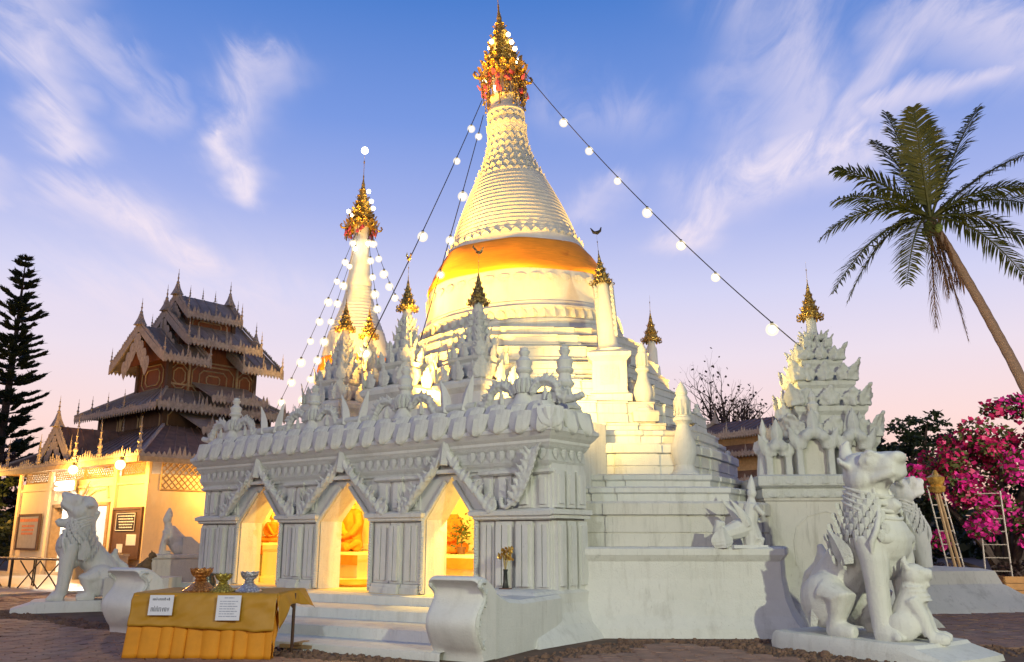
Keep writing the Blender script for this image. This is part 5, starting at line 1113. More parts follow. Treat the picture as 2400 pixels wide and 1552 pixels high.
# --- coconut palm
rp2 = random.Random(21)
PT = thing('palm_tree', 'tall leaning coconut palm with one brown dead frond, at right', 'palm tree', (20.4,30,0))
def P3(x, z, dy=0.0): return Vector((x-20.4, dy, z))
tp = [P3(20.4,-.2),P3(19.7,2.5),P3(18.75,5.2),P3(17.9,7.6),P3(17.1,9.6),P3(16.2,11.7),P3(15.62,12.95)]
pth = []
for i in range(len(tp)-1):
    for q in range(8): pth.append(tp[i].lerp(tp[i+1], q/8))
pth.append(tp[-1])
MB().tube([tuple(p) for p in pth], [.22-.09*i/len(pth)+(.012 if i % 2 else 0)+(.10 if i < 4 else 0) for i in range(len(pth))], 14).obj('trunk', 'bark_palm', PT)
CR = tp[-1]
def frond(end, sag, name='frond', mat='frond', n=72, lw=1.05, dead=False, roll=0.0):
    e = Vector(end); mid = (CR+e)/2+Vector((0,0,sag)); mb = MB(); pts = []
    for i in range(25):
        u = i/24; pts.append(CR*(1-u)**2+mid*2*u*(1-u)+e*u*u)
    mb.tube([tuple(p) for p in pts], [.055*(1-i/26)+.006 for i in range(25)], 5)
    for k in range(n):
        u = .10+.90*k/n; i = min(23, int(u*24)); f = u*24-i; p = pts[i].lerp(pts[i+1], f); t = (pts[i+1]-pts[i]).normalized()
        side = t.cross(Vector((0,0,1))); side = side.normalized() if side.length > .1 else Vector((1,0,0)); upv = side.cross(t)
        L_ = lw*(math.sin(math.pi*min(1,.12+u*.86))**.6)*rp2.uniform(.8,1.15)
        for s in (-1,1):
            g_ = rp2.uniform(.25,.7) if not dead else rp2.uniform(1.0,1.6)
            d = (side*s*(.85 if not dead else .3)+t*rp2.uniform(.45,.75)+upv*rp2.uniform(-.05,.3)+Vector((0,0,-.22*g_))).normalized(); w = t*.042
            a = p; b_ = p+d*L_*.55; c = p+d*L_+Vector((0,0,-.38*L_*g_)); o = len(mb.v)
            mb.v += [tuple(a-w*.5),tuple(a+w*.5),tuple(b_+w),tuple(b_-w),tuple(c)]; mb.f += [(o,o+1,o+2,o+3),(o+3,o+2,o+4)]
    return mb.obj(name, mat, PT)
W3 = lambda px, py, y=30.0: Vector(((px-1200)/2000*y/(.9725+(py-776)/2000*.2329)-20.4, y-30, 1.45+(.2329-(py-776)/2000*.9725)*y/(.9725+(py-776)/2000*.2329)))
for (px, py, dy, sag) in [(2075,262,1.2,.6),(2140,250,-1.6,.5),(2292,250,.4,.5),(2050,330,2.0,.8),(1950,398,.5,.9),(1955,470,-1.0,.9),(1922,560,.8,1.5),(1950,690,-1.2,1.6),(1985,712,.6,1.9),(2125,668,-2.2,1.5),(2440,352,.8,.8),(2430,440,-1.4,.9),(2470,500,.6,1.3),(2450,600,-1.0,1.4),(2420,670,.8,1.6),(2180,300,2.2,.7)]:
    f_ = W3(px, py, 30+dy); frond(f_, sag)
for (px, py, dy) in [(2270,800,-.4),(2195,770,.5),(2225,700,-.2)]: frond(W3(px,py,30+dy), .8, 'dead_frond', 'frond_old' , 40, .8, True)
for k in range(7):
    a = rp2.uniform(0,6.28); o = MB().ball((0,0,0), (.14,.14,.18), 10, 8).obj('coconut', 'fruit_green', PT, 60); o.location = CR+Vector((.26*math.cos(a),.26*math.sin(a),-.28-rp2.uniform(0,.2)))
b = MB()
for k in range(260):
    a = rp2.uniform(0,6.28); z = -rp2.uniform(0,1)**1.4*2.6; p = CR+Vector((-.20*z*-.0+.25*math.cos(a)+(-z)*.25,.25*math.sin(a),z)); b.leaf(.05,.5,.012, M=TR(p.x,p.y,p.z,a,math.pi+rp2.uniform(-.2,.2)))
stuff(b.obj('fibre_skirt', 'husk', PT))
# --- columnar pine at the left edge
rn = random.Random(9)
PN = thing('pine_tree', 'tall dark columnar pine at the left edge of the frame', 'pine tree', (-26.9,45,0))
MB().tube([(0,0,-.2),(0,0,5),(.05,0,11),(.0,0,16.5)], [.35,.26,.14,.02], 8).obj('trunk', 'bark_dark', PN)
limb = MB(); crown = MB()
for lv in range(34):
    u = lv/33; z = 1.5+14.8*u+rn.uniform(-.15,.15); R0 = 2.25*(1-u)**.62*(.85+.15*math.sin(lv*2.3)+.12*math.sin(lv*5.1))+.12; nb = 9 if u < .8 else 6
    for k in range(nb):
        a = 6.283*(k+rn.uniform(-.3,.3))/nb+lv; rr_ = R0*rn.uniform(.55,1.18); pts = []
        if rn.random() < .12: continue
        for i in range(6):
            q = i/5; pts.append(Vector((rr_*q*math.cos(a),rr_*q*math.sin(a),z+rr_*(.10*q+.25*q*q) + (.15*rr_ if u > .7 else 0)*q)))
        limb.tube([tuple(p) for p in pts], [.035*(1-i/7) for i in range(6)], 4)
        for i in range(int(9+11*rr_)):
            q = rn.uniform(.25,1)**.7; j = min(4,int(q*5)); p = pts[j].lerp(pts[j+1], q*5-j); da = a+rn.choice((-1,1))*rn.uniform(.2,.9); l = rn.uniform(.22,.48)*(.6+.4*rr_/2.9)
            d = Vector((math.cos(da),math.sin(da),rn.uniform(.15,.6)))*l; crown.tube([tuple(p),tuple(p+d*.5),tuple(p+d)], [.06,.085,.02], 4)
            for w in range(3):
                dd = d*.6+Vector((rn.uniform(-1,1),rn.uniform(-1,1),rn.uniform(-.3,1)))*.14; o = len(crown.v); pp = p+d*rn.uniform(.1,.8); crown.v += [tuple(pp),tuple(pp+dd*.5+Vector((0,0,.02))),tuple(pp+dd),tuple(pp+dd*.5-Vector((.02,.02,.02)))]; crown.f.append((o,o+1,o+2,o+3))
stuff(limb.obj('branches', 'bark_dark', PN)); crown.obj('crown', 'leaf_pine', PN)
# --- bare tree behind the chedi
def bare_tree(loc, label, h, rad, depth, leaf=True, seed=1, scale=1.0, mat='leaf_dry', nleaf=6, spread=.75, lsize=.2):
    r_ = random.Random(seed); t = thing('bare_tree', label, 'tree', loc); out = MB(); tips = []
    out.tube([(0,0,-.2),(.05,0,h*.5),(.1,0,h)], [rad*1.3,rad*1.05,rad], 8)
    for k in range(4):
        a = 6.283*k/4+r_.uniform(0,1); branches(r_, (.1,0,h*r_.uniform(.85,1.0)), (math.cos(a)*.9,math.sin(a)*.9,r_.uniform(.6,1.2)), 1.9*scale, rad*.62, depth, spread, .76, out, tips, 5, .08)
    out.obj('trunk', 'bark_dark', t)
    if leaf:
        pts = [p+Vector((r_.uniform(-1,1),r_.uniform(-1,1),r_.uniform(-1,1)))*.22*scale for p, d in tips for _ in range(nleaf) if r_.random() < .55]; leaves(pts, lsize, r_, .6).obj('crown', mat, t)
    return t
bare_tree((11.0,44,0), 'nearly bare dark tree against the pink sky, right of the chedi', 4.4, .50, 5, True, 5, 1.08, 'leaf_dry', 1, .8, .2)
bare_tree((13.4,40,0), 'small sparse tree rising over the roof of the timber pavilion', 5.6, .12, 3, True, 8, .55, 'leaf_dry', 2, .7, .2)
# --- leafy trees
def leafy(loc, label, blobs, n, size, mat='leaf_dark', seed=1, name='leafy_tree', trunk=.2, cat='tree', flowers=None, group=None):
    r_ = random.Random(seed); t = thing(name, label, cat, loc, 0, group); out = MB(); pts = []; fl = []
    tot_ = sum(b_[3]*b_[4]*b_[5] for b_ in blobs)
    for (x,y,z,rx,ry,rz_) in blobs:
        out.tube([(0,0,-.1),(x*.3,y*.3,z*.45),(x*.8,y*.8,z*.85),(x,y,z)], [trunk,trunk*.7,trunk*.35,trunk*.12], 6)
        m = int(n*rx*ry*rz_/tot_)
        sub = [(Vector((r_.gauss(0,.5),r_.gauss(0,.5),r_.gauss(0,.5))), r_.uniform(.16,.34)) for _ in range(max(5,m//110))]
        for _ in range(m):
            c, rr_ = sub[r_.randrange(len(sub))]; v = Vector((r_.gauss(0,1),r_.gauss(0,1),r_.gauss(0,1))); v = c+v.normalized()*rr_*r_.uniform(.5,1.1)
            p = Vector((x+v.x*rx,y+v.y*ry,z+v.z*rz_))
            if p.z > .05: pts.append(p)
        if flowers:
            for c, rr_ in sub:
                if r_.random() > flowers: continue
                for _ in range(70):
                    v = Vector((r_.gauss(0,1),r_.gauss(0,1),r_.gauss(0,1))).normalized(); v = c+v*rr_*r_.uniform(.75,1.25); fl.append(Vector((x+v.x*rx,y+v.y*ry-.04,z+v.z*rz_)))
    out.obj('trunk', 'bark_dark', t); leaves(pts, size, r_, .55).obj('crown', mat, t)
    if fl:
        fl = [p for p in fl if p.z > .4]; h = len(fl)//3; leaves(fl[h:], size*.95, r_, .85).obj('blossom', 'flower', t); leaves(fl[:h], size*.95, r_, .85).obj('blossom', 'flower_red', t)
    return t
leafy((9.9,43,0), 'dense dark tree below the bare tree', [(-.4,0,3.6,1.6,1.4,1.4),(.4,0,2.4,1.6,1.5,1.5),(-.9,.3,5.0,.9,.9,.8)], 5200, .22, 'leaf_dark', 3)
leafy((15.6,34,0), 'spreading dark green tree behind the small shrine', [(-1.0,0,5.0,1.6,1.3,.8),(.4,.2,5.3,1.8,1.2,.55),(1.7,0,4.8,1.3,1.2,.6),(0,.4,3.8,2.2,1.6,1.1),(1.0,0,5.9,1.4,.8,.28),(2.1,0,5.3,.9,.7,.25),(-.3,.5,2.2,2.3,1.6,1.3)], 9500, .20, 'leaf_dark', 4)
leafy((12.6,22.5,0), 'magenta bougainvillea bush with a dense mass of flowers, at the right edge', [(-1.0,0,3.1,1.1,1.2,1.0),(.2,0,3.7,1.3,1.3,1.0),(1.5,.2,4.3,1.2,1.2,.9),(2.3,0,3.2,1.4,1.3,1.3),(.9,-.3,2.6,1.5,1.2,.9),(1.8,0,5.0,.7,.7,.5),(2.6,.5,1.6,1.3,1.1,1.0),(-1.7,-.2,2.5,.9,.9,.8),(-1.2,-.5,1.7,.9,.8,.6),(.3,-.7,1.7,1.2,.8,.7)], 11500, .15, 'leaf_mid', 12, 'bougainvillea', .14, 'bush', 1.0)
leafy((14.3,25.5,0), 'dark green shrubs under the bougainvillea', [(-2.2,0,1.0,1.4,1.0,1.0),(0,0,1.1,1.6,1.0,1.1),(2.0,0,1.0,1.6,1.0,1.0),(-1,.8,2.2,1.4,1,.9),(1.5,.8,2.4,1.5,1.0,1.0)], 5500, .2, 'leaf_dark', 14, 'shrub', .1, 'shrub')
leafy((-22.8,42,0), 'low dark tree behind the roof of the hall, beside the pine', [(0,0,4.6,1.6,1.4,1.0),(1.7,0,5.0,1.5,1.2,.8),(-1.4,0,4.0,1.5,1.3,1.1),(3.2,0,4.7,1.3,1.1,.7)], 3600, .22, 'leaf_dry', 15)
leafy((-21.6,36,0), 'dark green bush at the far left end of the hall', [(0,0,1.4,1.6,1.2,1.3),(-.9,0,2.9,1.5,1.1,1.1),(.2,0,3.6,1.0,1.0,.7)], 5200, .2, 'leaf_dark', 16, 'shrub', .1, 'shrub')
# far belt of trees along the horizon
r_ = random.Random(31); pts = []
for k in range(26000):
    a = r_.uniform(-1.25,1.25); d = r_.uniform(66,80); hmax = 3.0+1.5*mnoise.noise((a*6,1,2))+1.0*mnoise.noise((a*21,4,2)); pts.append(Vector((d*math.sin(a),d*math.cos(a),r_.uniform(-.3,1)**1*max(1.0,hmax))))
o = leaves(pts, .75, r_, .7).obj('far_trees', 'leaf_dark'); tag(o, 'dark belt of far trees along the horizon', 'trees', kind='stuff')
# ------------------------------------------------------------------ offering table in the foreground
TBL = (-3.79, 11.05, 0); TBR = R(-4)
t = thing('offering_table', 'folding table draped in a yellow cloth with a pleated skirt', 'table', TBL, TBR)
w, d, h = 1.80, 1.05, .75
MB().box(-w/2+.02,w/2-.02,.03,d-.02,h-.03,h-.004).obj('table_top', 'wood_pale', t)
for x, y in ((-w/2+.1,.12),(w/2+.02,.62),(-w/2+.1,d-.1),(w/2-.12,.12)): MB().tube([(x,y,0),(x,y,h-.03)], .022, 8).obj('leg', 'brown_metal', t)
MB().tube([(w/2+.02,.62,h-.22),(w/2-.14,.62,h-.04)], .015, 6).obj('leg_brace', 'brown_metal', t)
def cloth(fn, nu, nv, name, mat, th=.004, sm=70):
    mb = MB(); v = [fn(i/nu, j/nv) for j in range(nv+1) for i in range(nu+1)]; mb.v = v
    mb.f = [(j*(nu+1)+i, j*(nu+1)+i+1, (j+1)*(nu+1)+i+1, (j+1)*(nu+1)+i) for j in range(nv) for i in range(nu)]
    o = mb.obj(name, mat, t, sm); m = o.modifiers.new('thick', 'SOLIDIFY'); m.thickness = th; m.offset = -1; return o
def pleat(u, amp): # box pleats
    u = u+.018*math.sin(u*17)+.010*math.sin(u*41+1); k = (u*9.5) % 1; return amp*(1-abs(2*k-1)**6)+.012*math.sin(k*3.1)
cloth(lambda u, v: (-w/2-.01-.05*v+(w+.06*v)*u, -.022-.05*v-pleat(u,.022)*(.5+.8*v), h-.02-.73*v), 190, 14, 'skirt', 'yellow_skirt')
cloth(lambda u, v: (w/2+.0-.02*v+.03*math.sin(v*9+u*4), -.03+.12*u+.02*math.sin(u*11)*v-.05*v, h-.02-.73*v), 24, 14, 'skirt_return', 'yellow_skirt')
def ov(u, v):   # overlay: top sheet that hangs over the front in soft folds
    x = -w/2-.015+(w+.03)*u
    if v < .5: q = v/.5; return (x, d+.0-(d+.03)*q, h+.004+.004*mnoise.noise((x*4,q*4,0)))
    q = (v-.5)/.5; f = .020*mnoise.noise((x*4,q*3,5))+.012*mnoise.noise((x*11+q*6,q*4,9))+.014*math.sin(x*7+q*2)*q; return (x+.0*q, -.030-.055*q-.028*min(1,q*6)-f, h+.004-.006-(.40+.025*math.sin(x*2.3)+.02*mnoise.noise((x*5,1,1)))*q)
cloth(ov, 90, 30, 'cloth', 'yellow_cloth')
def ovr(u, v): # side drop on the right
    y = -.03+(d+.05)*u; q = v; return (w/2+.015+.05*q+.03*math.sin(y*9)*q+ (.10*q if u > .7 else 0), y, h+.002-(.16+.10*max(0,u-.6)*2.2+.34*max(0,.25-u)*3)*q)
cloth(ovr, 40, 8, 'cloth_side', 'yellow_cloth')
def tw(x, y, z=0): return (TBL[0]+x*math.cos(TBR)-y*math.sin(TBR), TBL[1]+x*math.sin(TBR)+y*math.cos(TBR), z)
def paper_sheet(x, z1, ww, hh, lab, rows, seed, big=False):
    p = thing('paper_sheet', lab, 'paper sheet', tw(x,-.118,z1), TBR, 'paper notices pinned to the cloth'); p.rotation_euler = (R(-7),0,TBR+.03)
    MB().box(-ww/2,ww/2,-.012,-.009,-hh,0).obj('sheet', 'paper', p); b = MB(); r_ = random.Random(seed)
    for (zz_, th_, x0, x1, wmin, wmax) in rows:
        xx = x0
        while xx < x1:
            q = r_.uniform(wmin,wmax); z0 = zz_*hh
            if big:
                b.tube([(xx,-.0135,-z0-th_*.5),(xx,-.0135,-z0+th_*.5),(xx+q*.7,-.0135,-z0+th_*.5),(xx+q*.7,-.0135,-z0-th_*.5)] if r_.random() < .6 else [(xx,-.0135,-z0+th_*.4),(xx+q*.4,-.0135,-z0-th_*.5),(xx+q*.7,-.0135,-z0+th_*.5)], .0035, 4)
                if r_.random() < .3: b.ball((xx+q*.3,-.0135,-z0+th_*.8), .005, 5, 4)
            else: b.box(xx,min(xx+q,x1),-.0135,-.0125,-z0-th_*.5,-z0+th_*.5)
            xx += q+(.006 if not big else .008)
    stuff(b.obj('lettering', 'ink' if big else 'print_grey', p))
paper_sheet(-.50, .735, .30, .235, 'white paper with two lines of large handwriting on the yellow cloth', [(.22,.022,-.11,.11,.012,.022),(.72,.045,-.115,.115,.022,.032)], 1, True)
paper_sheet(.35, .735, .295, .29, 'white printed paper with many small lines on the yellow cloth', [(.10,.012,-.06,.06,.02,.05)]+[(.24+.1*k,.010,-.11,.11-.03*(k % 2),.02,.06) for k in range(7)], 2)
def bowl(x, y, s, mat, lab, sc):
    b = thing('offering_bowl', lab, 'bowl', tw(x,y,h+.008), random.uniform(0,3), 'pedestal bowls on the yellow table'); n = 28; rr = []
    for r, z, w_ in [(.155,0,0),(.160,.012,0),(.150,.022,.3),(.115,.050,.5),(.075,.085,.4),(.052,.105,0),(.060,.118,0),(.048,.132,0),(.060,.150,.2),(.088,.175,.6),(.100,.205,.8),(.104,.232,1.0),(.094,.232,1.0),(.080,.20,.5),(.04,.175,0)]:
        rr.append([((r*s+.006*s*w_*math.cos(9*q/n*6.283))*math.cos(q/n*6.283),(r*s+.006*s*w_*math.cos(9*q/n*6.283))*math.sin(q/n*6.283),z*s*sc+(.008*s*math.cos(9*q/n*6.283) if w_ >= 1 else 0)) for q in range(n)])
    o = MB().rings(rr, True, True).obj('bowl', mat, b, 50)
    m = MB()
    for q in range(14): a = 6.283*q/14; m.leaf(.05*s,.06*s,.008, M=TR(.075*s*math.cos(a),.075*s*math.sin(a),.155*s*sc,a+math.pi/2,-.5))
    stuff(m.obj('petal_ring', mat, b)); return b
bowl(-.19,.24,1.32,'bowl_copper','copper gold pedestal bowl, the largest and leftmost of three on the yellow table',.92); bowl(.13,.18,1.02,'bowl_brass','small greenish brass pedestal bowl in the middle on the yellow table',.92); bowl(.46,.20,1.06,'bowl_silver','silver pedestal bowl, rightmost on the yellow table',.98)
# plank on the ground by the table leg
t = thing('plank', 'worn wooden plank on the ground beside the table leg', 'plank', (-2.55,11.9,.0), R(-20)); MB().box(-.55,.5,-.08,.08,.0,.045).obj('board', 'wood_pale', t); MB().box(-.3,-.22,-.12,.12,.045,.08).obj('batten', 'wood_pale', t)
# vase with yellow flowers on the podium, dark pot
t = thing('flower_vase', 'slender vase of dry yellow flowers on the podium right of the arches', 'vase', sh(-.62,-.34,.66), SHR)
MB().lathe([(.04,0),(.05,.04),(.035,.12),(.03,.26),(.04,.30)], 12).obj('vase', 'dark_glaze', t, 40); b = MB(); r_ = random.Random(6)
for k in range(16): a = r_.uniform(0,6.28); b.tube([(0,0,.25),(.03*math.cos(a),.03*math.sin(a),.42),(.09*math.cos(a)*r_.random(),.09*math.sin(a)*r_.random(),.55+r_.uniform(-.08,.05))], .004, 4)
stuff(b.obj('stems', 'plant_dry', t)); b = MB()
for k in range(60): a = r_.uniform(0,6.28); q = r_.uniform(0,.11); b.leaf(.05,.06,.01, M=TR(q*math.cos(a),q*math.sin(a),.50+r_.uniform(-.08,.09),a,r_.uniform(-1,1)))
stuff(b.obj('blossoms', 'gold_smooth', t)); MB().lathe([(.09,-.01),(.10,.03),(.02,.035)], 14).obj('saucer', 'clay', t)
t = thing('glazed_pot', 'small dark glazed pot standing at the foot of the leftmost pier', 'pot', (-5.35,15.6,.5)); MB().lathe([(.09,0),(.14,.08),(.15,.16),(.11,.25),(.12,.29),(.10,.30),(.08,.22)], 16).obj('pot', 'dark_glaze', t, 40); MB().box(-.3,.3,-.3,.3,-.5,0).obj('stand', 'white_old', t)
# cat sitting beyond the scroll wall
b = MB(); b.tube([(-.12,0,.09),(-.06,0,.17),(.03,0,.27),(.08,0,.36)], [.11,.12,.095,.065], 10); b.ball((.12,0,.43), (.075,.065,.065), 10, 8); b.tube([(.16,0,.42),(.21,0,.405)], [.035,.022], 7)
for sy in (-1,1): b.tube([(.11,sy*.035,.47),(.10,sy*.05,.53)], [.028,.006], 5); b.tube([(.08,sy*.045,.28),(.11,sy*.045,.12),(.12,sy*.045,.02)], [.04,.03,.03], 7); b.ball((-.06,sy*.085,.08), (.11,.05,.08), 8, 6); b.ball((.02,sy*.1,.025), (.07,.035,.03), 7, 5)
b.tube([(-.2,0,.04),(-.30,.06,.03),(-.33,.14,.03),(-.26,.2,.03)], [.03,.028,.025,.01], 6)
t = thing('cat', 'tabby cat sitting on a low ledge behind the curved scroll wall', 'cat', (-7.55,18.2,.62), R(20)); remesh(b, 'body', 'cat_fur', .012, 1, t); 
b = MB().box(-8.2,-6.9,17.85,18.55,-.05,.62); tag(b.obj('ledge', 'white_old'), 'low white ledge behind the left scroll wall', 'ledge')
# ------------------------------------------------------------------ inside the shrine: altars, seated images, lamps
def seated(X, n, s, lab, z=1.02, rz=0.0):
    t = thing('buddha_statue', lab, 'statue', sh(X,n,z), SHR+rz, 'seated images inside the shrine'); b = MB(); M = TR(0,0,0,s=s)
    for sy in (-1,1): b.tube([(sy*.10,0,.14),(sy*.42,-.10,.13),(sy*.30,-.28,.10),(-sy*.10,-.34,.10)], [.15,.13,.10,.07], 10, M); b.tube([(sy*.22,0,.78),(sy*.31,-.02,.55),(sy*.24,-.14,.36),(sy*.06,-.24,.27)], [.10,.085,.065,.05], 9, M)
    b.tube([(0,0,.08),(0,.02,.35),(0,.02,.62),(0,0,.82),(0,0,.88)], [.26,.21,.24,.20,.09], 12, M); b.tube([(-.25,-.01,.80),(.25,-.01,.80)], .08, 8, M)
    remesh(b, 'robed_body', 'robe', .02*s, 2, t)
    hd = MB(); hd.tube([(0,0,.86),(0,-.01,.98)], [.07,.07], 9, M); hd.ball((0,-.02,1.08), (.115,.125,.15), 12, 10, M); hd.ball((0,0,1.24), (.06,.06,.07), 8, 6, M); hd.tube([(0,0,1.28),(0,0,1.42)], [.035,.003], 6, M); hd.tube([(0,-.13,1.10),(0,-.155,1.05)], [.015,.025], 6, M)
    for sy in (-1,1): hd.tube([(sy*.115,0,1.12),(sy*.125,0,.98)], [.022,.026], 6, M); hd.ball((sy*.04,-.13,1.11), (.025,.012,.012), 6, 4, M)
    remesh(hd, 'head', 'skin_gold', .012*s, 1, t)
    hn = MB()
    for q in range(5): hn.tube([(-.06+.03*q,-.26,.29),(-.07+.034*q,-.34,.285),(-.065+.032*q,-.385,.265)], [.016,.014,.010], 5, M)
    hn.ball((0,-.24,.29), (.10,.07,.035), 8, 6, M); hn.obj('hands', 'skin_gold', t, 60)
    sa = MB().tube([(-.17,-.13,.82),(-.05,-.24,.62),(.08,-.25,.42),(.20,-.16,.30)], [.05,.06,.06,.04], 6, M, flat=.4); sa.obj('sash', 'orange_cloth', t, 60)
def altar(X0, X1, n0, n1, z, lab):
    t = thing('altar', lab, 'altar', sh((X0+X1)/2,(n0+n1)/2,ZF), SHR, 'altars inside the shrine'); P_ = rect(-(X1-X0)/2,(X1-X0)/2,-(n1-n0)/2,(n1-n0)/2)
    MB().rings([[(x,y,zz_) for x,y in offs(P_,d_)] for d_,zz_ in [(.10,0),(.10,.08),(.0,.12),(0,z-.2),(.06,z-.14),(.08,z-.05),(.04,z)]], True, True).obj('block', 'inner_wall', t)
    MB().box(-(X1-X0)/2-.085,(X1-X0)/2+.085,-(n1-n0)/2-.085,-(n1-n0)/2-.075,z-.25,z-.06).obj('cloth_front', 'robe', t)
altar(-7.35,-5.85,1.45,2.6,.62,'low altar under the orange-robed image in the middle arch'); seated(-6.62,1.95,1.0,'orange-robed seated image in the middle arch of the shrine',ZF+.62,-.2)
altar(-4.5,-2.85,1.6,2.6,.60,'low altar in the brightly lit right arch'); seated(-4.0,2.1,.86,'smaller orange-robed seated image in the brightly lit right arch',ZF+.60,.5)
altar(-8.75,-8.15,.85,1.65,.80,'low altar in the dim left arch'); seated(-8.48,1.3,.5,'small orange-robed image in the dim left arch',ZF+.80,.7)
t = thing('potted_plant', 'small leafy plant in a pot on the altar of the right arch', 'plant', sh(-3.42,1.85,ZF+.60)); MB().lathe([(.06,0),(.09,.12),(.10,.14)], 12).obj('pot', 'clay', t); b = MB(); r_ = random.Random(3); b.tube([(0,0,.1),(.01,0,.3),(0,0,.5)], [.015,.012,.006], 5); b.obj('stem', 'bark', t)
leaves([Vector((r_.gauss(0,.11),r_.gauss(0,.09),.42+r_.gauss(0,.13))) for _ in range(240)], .07, r_, .5).obj('foliage', 'leaf_mid', t)
b = MB().lathe([(.42,0),(.44,.05),(.36,.11),(.0,.12)], 24, sh(-5.35,1.0,ZF)); tag(b.obj('prayer_cushion', 'yellow_cloth', None, 50), 'flat pale prayer cushion on the floor of the middle arch', 'cushion')
for X, n, z, e, lab, c in [(-2.35,.80,2.36,260,'bare bulb hanging behind the right arch of the shrine',(1,.66,.16)),(-5.45,1.10,2.42,230,'bare bulb hanging behind the middle arch of the shrine',(1,.54,.06)),(-7.9,1.4,2.40,55,'bare bulb hanging behind the left arch of the shrine',(1,.56,.07))]:
    t = thing('hanging_bulb', lab, 'lamp', sh(X,n,z), 0, 'bulbs hanging inside the shrine'); MB().ball((0,0,0), .06, 12, 8).obj('bulb', 'bulb_warm', t, 60); MB().tube([(0,0,.05),(0,0,.14)], .03, 8).obj('socket', 'dark_iron', t); MB().tube([(0,0,.14),(0,0,.30)], .008, 5).obj('cord', 'black_wire', t)
    plamp('hanging_light', sh(X,n-.02,z-.10), e, c, .07)
# ------------------------------------------------------------------ garden on the right: crates, ladders, lantern post
for loc, s, lab in [((10.85,22.3,0),1.0,'wooden planter box by the ladder, left one under the bougainvillea'),((12.55,21.7,0),1.15,'wooden planter box in front of the bougainvillea, right one')]:
    t = thing('planter_box', lab, 'planter', loc, R(-18), 'wooden planter boxes')
    for k in range(3):
        z = .02+k*.14*s
        for a in (0,1,2,3):
            M = TR(0,0,0,a*math.pi/2); MB().box(-.52*s,.52*s,-.52*s,-.48*s,z,z+.13*s,M).obj('plank', 'crate', t)
    MB().box(-.47*s,.47*s,-.47*s,.47*s,.02,.38*s).obj('soil', 'earth', t); 
    r_ = random.Random(int(s*50)); b = leaves([Vector((r_.uniform(-.4,.4)*s,r_.uniform(-.4,.4)*s,.4*s+r_.uniform(0,.35))) for _ in range(160)], .16, r_, .4); stuff(b.obj('plants', 'leaf_dry', t))
t = thing('plastic_crate', 'grey crate stacked behind the planter boxes', 'crate', (13.3,23.0,.0), R(-10)); MB().box(-.5,.5,-.35,.35,.5,1.0).obj('box', 'steel', t); MB().box(-.55,.55,-.4,.4,.0,.5).obj('plinth', 'wood_dark', t)
for k in range(3): MB().box(-.52,.52,-.37,-.352,.55+k*.15,.62+k*.15).obj('slat', 'steel', t)
def ladder(loc, rz, lean, L_, lab):
    t = thing('ladder', lab, 'ladder', loc, rz, 'white ladders leaning in the bougainvillea'); M = TR(0,0,0,0,-lean)
    for x in (-.25,.25): MB().tube([(x*1.15,0,0),(x,0,L_)], .02, 6, M).obj('rail', 'white_paint', t)
    for k in range(int(L_/.32)): MB().tube([(-.27,0,.3+k*.32),(.27,0,.3+k*.32)], .012, 5, M).obj('rung', 'white_paint', t)
ladder((10.75,21.2,0), R(25), .18, 2.7, 'pale ladder leaning into the left side of the bougainvillea'); ladder((11.75,21.4,0), R(-30), .22, 2.6, 'pale ladder leaning into the middle of the bougainvillea')
t = thing('lantern_post', 'leaning golden lantern post beside the lion statues', 'lamp post', (10.0,20.4,0), R(10))
for dx in (-.07,.07): MB().tube([(.45+dx,0,0),(.22+dx*.8,0,1.2),(.0+dx*.5,0,2.45)], .035, 7).obj('post', 'wood_pale', t)
MB().lathe([(.05,2.40),(.16,2.44),(.20,2.56),(.14,2.60),(.18,2.68),(.20,2.78),(.08,2.84),(.03,2.95)], 12).obj('lantern', 'gold_smooth', t, 40)
t = thing('kerb', 'low brown kerb running across the paving at right', 'kerb', (0,0,0)); MB().box(-4,9,-.10,.10,-.02,.10, TR(14.5,20.4,0,R(-14))).obj('kerb_stone', 'plinth_stone', t)
b = MB(); b.rings([[(x,y,z) for x,y in offs(rect(-1.2,1.2,-1.0,1.0),d_)] for d_,z in [(.9,-.05),(.8,.06),(.35,.45),(.28,.50),(.2,.75),(0,.80)]], False, True); o = b.obj('statue_base', 'white_old'); o.location = (8.2,18.9,0); o.rotation_euler = (0,0,R(12)); tag(o, 'flared white base under the half-hidden lion at right', 'base')
# ------------------------------------------------------------------ festoon lights
def festoon(p0, p1, sag, ts, lab, mat='bulb', r=.10, wr=.012, blab=None, wire=True, grp='festoon bulbs'):
    r0 = r; a, b_ = Vector(p0), Vector(p1); pt = lambda u: a.lerp(b_,u)+Vector((0,0,-sag*4*u*(1-u)))
    o = MB().tube([tuple(pt(i/40)) for i in range(41)], wr, 5).obj('light_cable', 'black_wire'); tag(o, lab, 'cable', 'cables of the festoon lights')
    for k, u in enumerate(ts):
        p = pt(u); r = r0*(.82+.36*((k*37+int(abs(a.x)*10)*13) % 10)/10); t = thing('string_bulb', blab[k] if isinstance(blab, list) else blab, 'bulb', (p.x,p.y,p.z-r*1.3), 0, grp)
        MB().ball((0,0,0), r*1.15, 14, 10).obj('globe', 'halo_globe', t, 60); MB().ball((0,0,0), r*.62, 12, 9).obj('filament', mat, t, 60); MB().tube([(0,0,r*.8),(0,0,r*1.4)], r*.3, 7).obj('socket', 'black_wire', t)  # outer ball is the emissive halo shell, inner ball the bright core
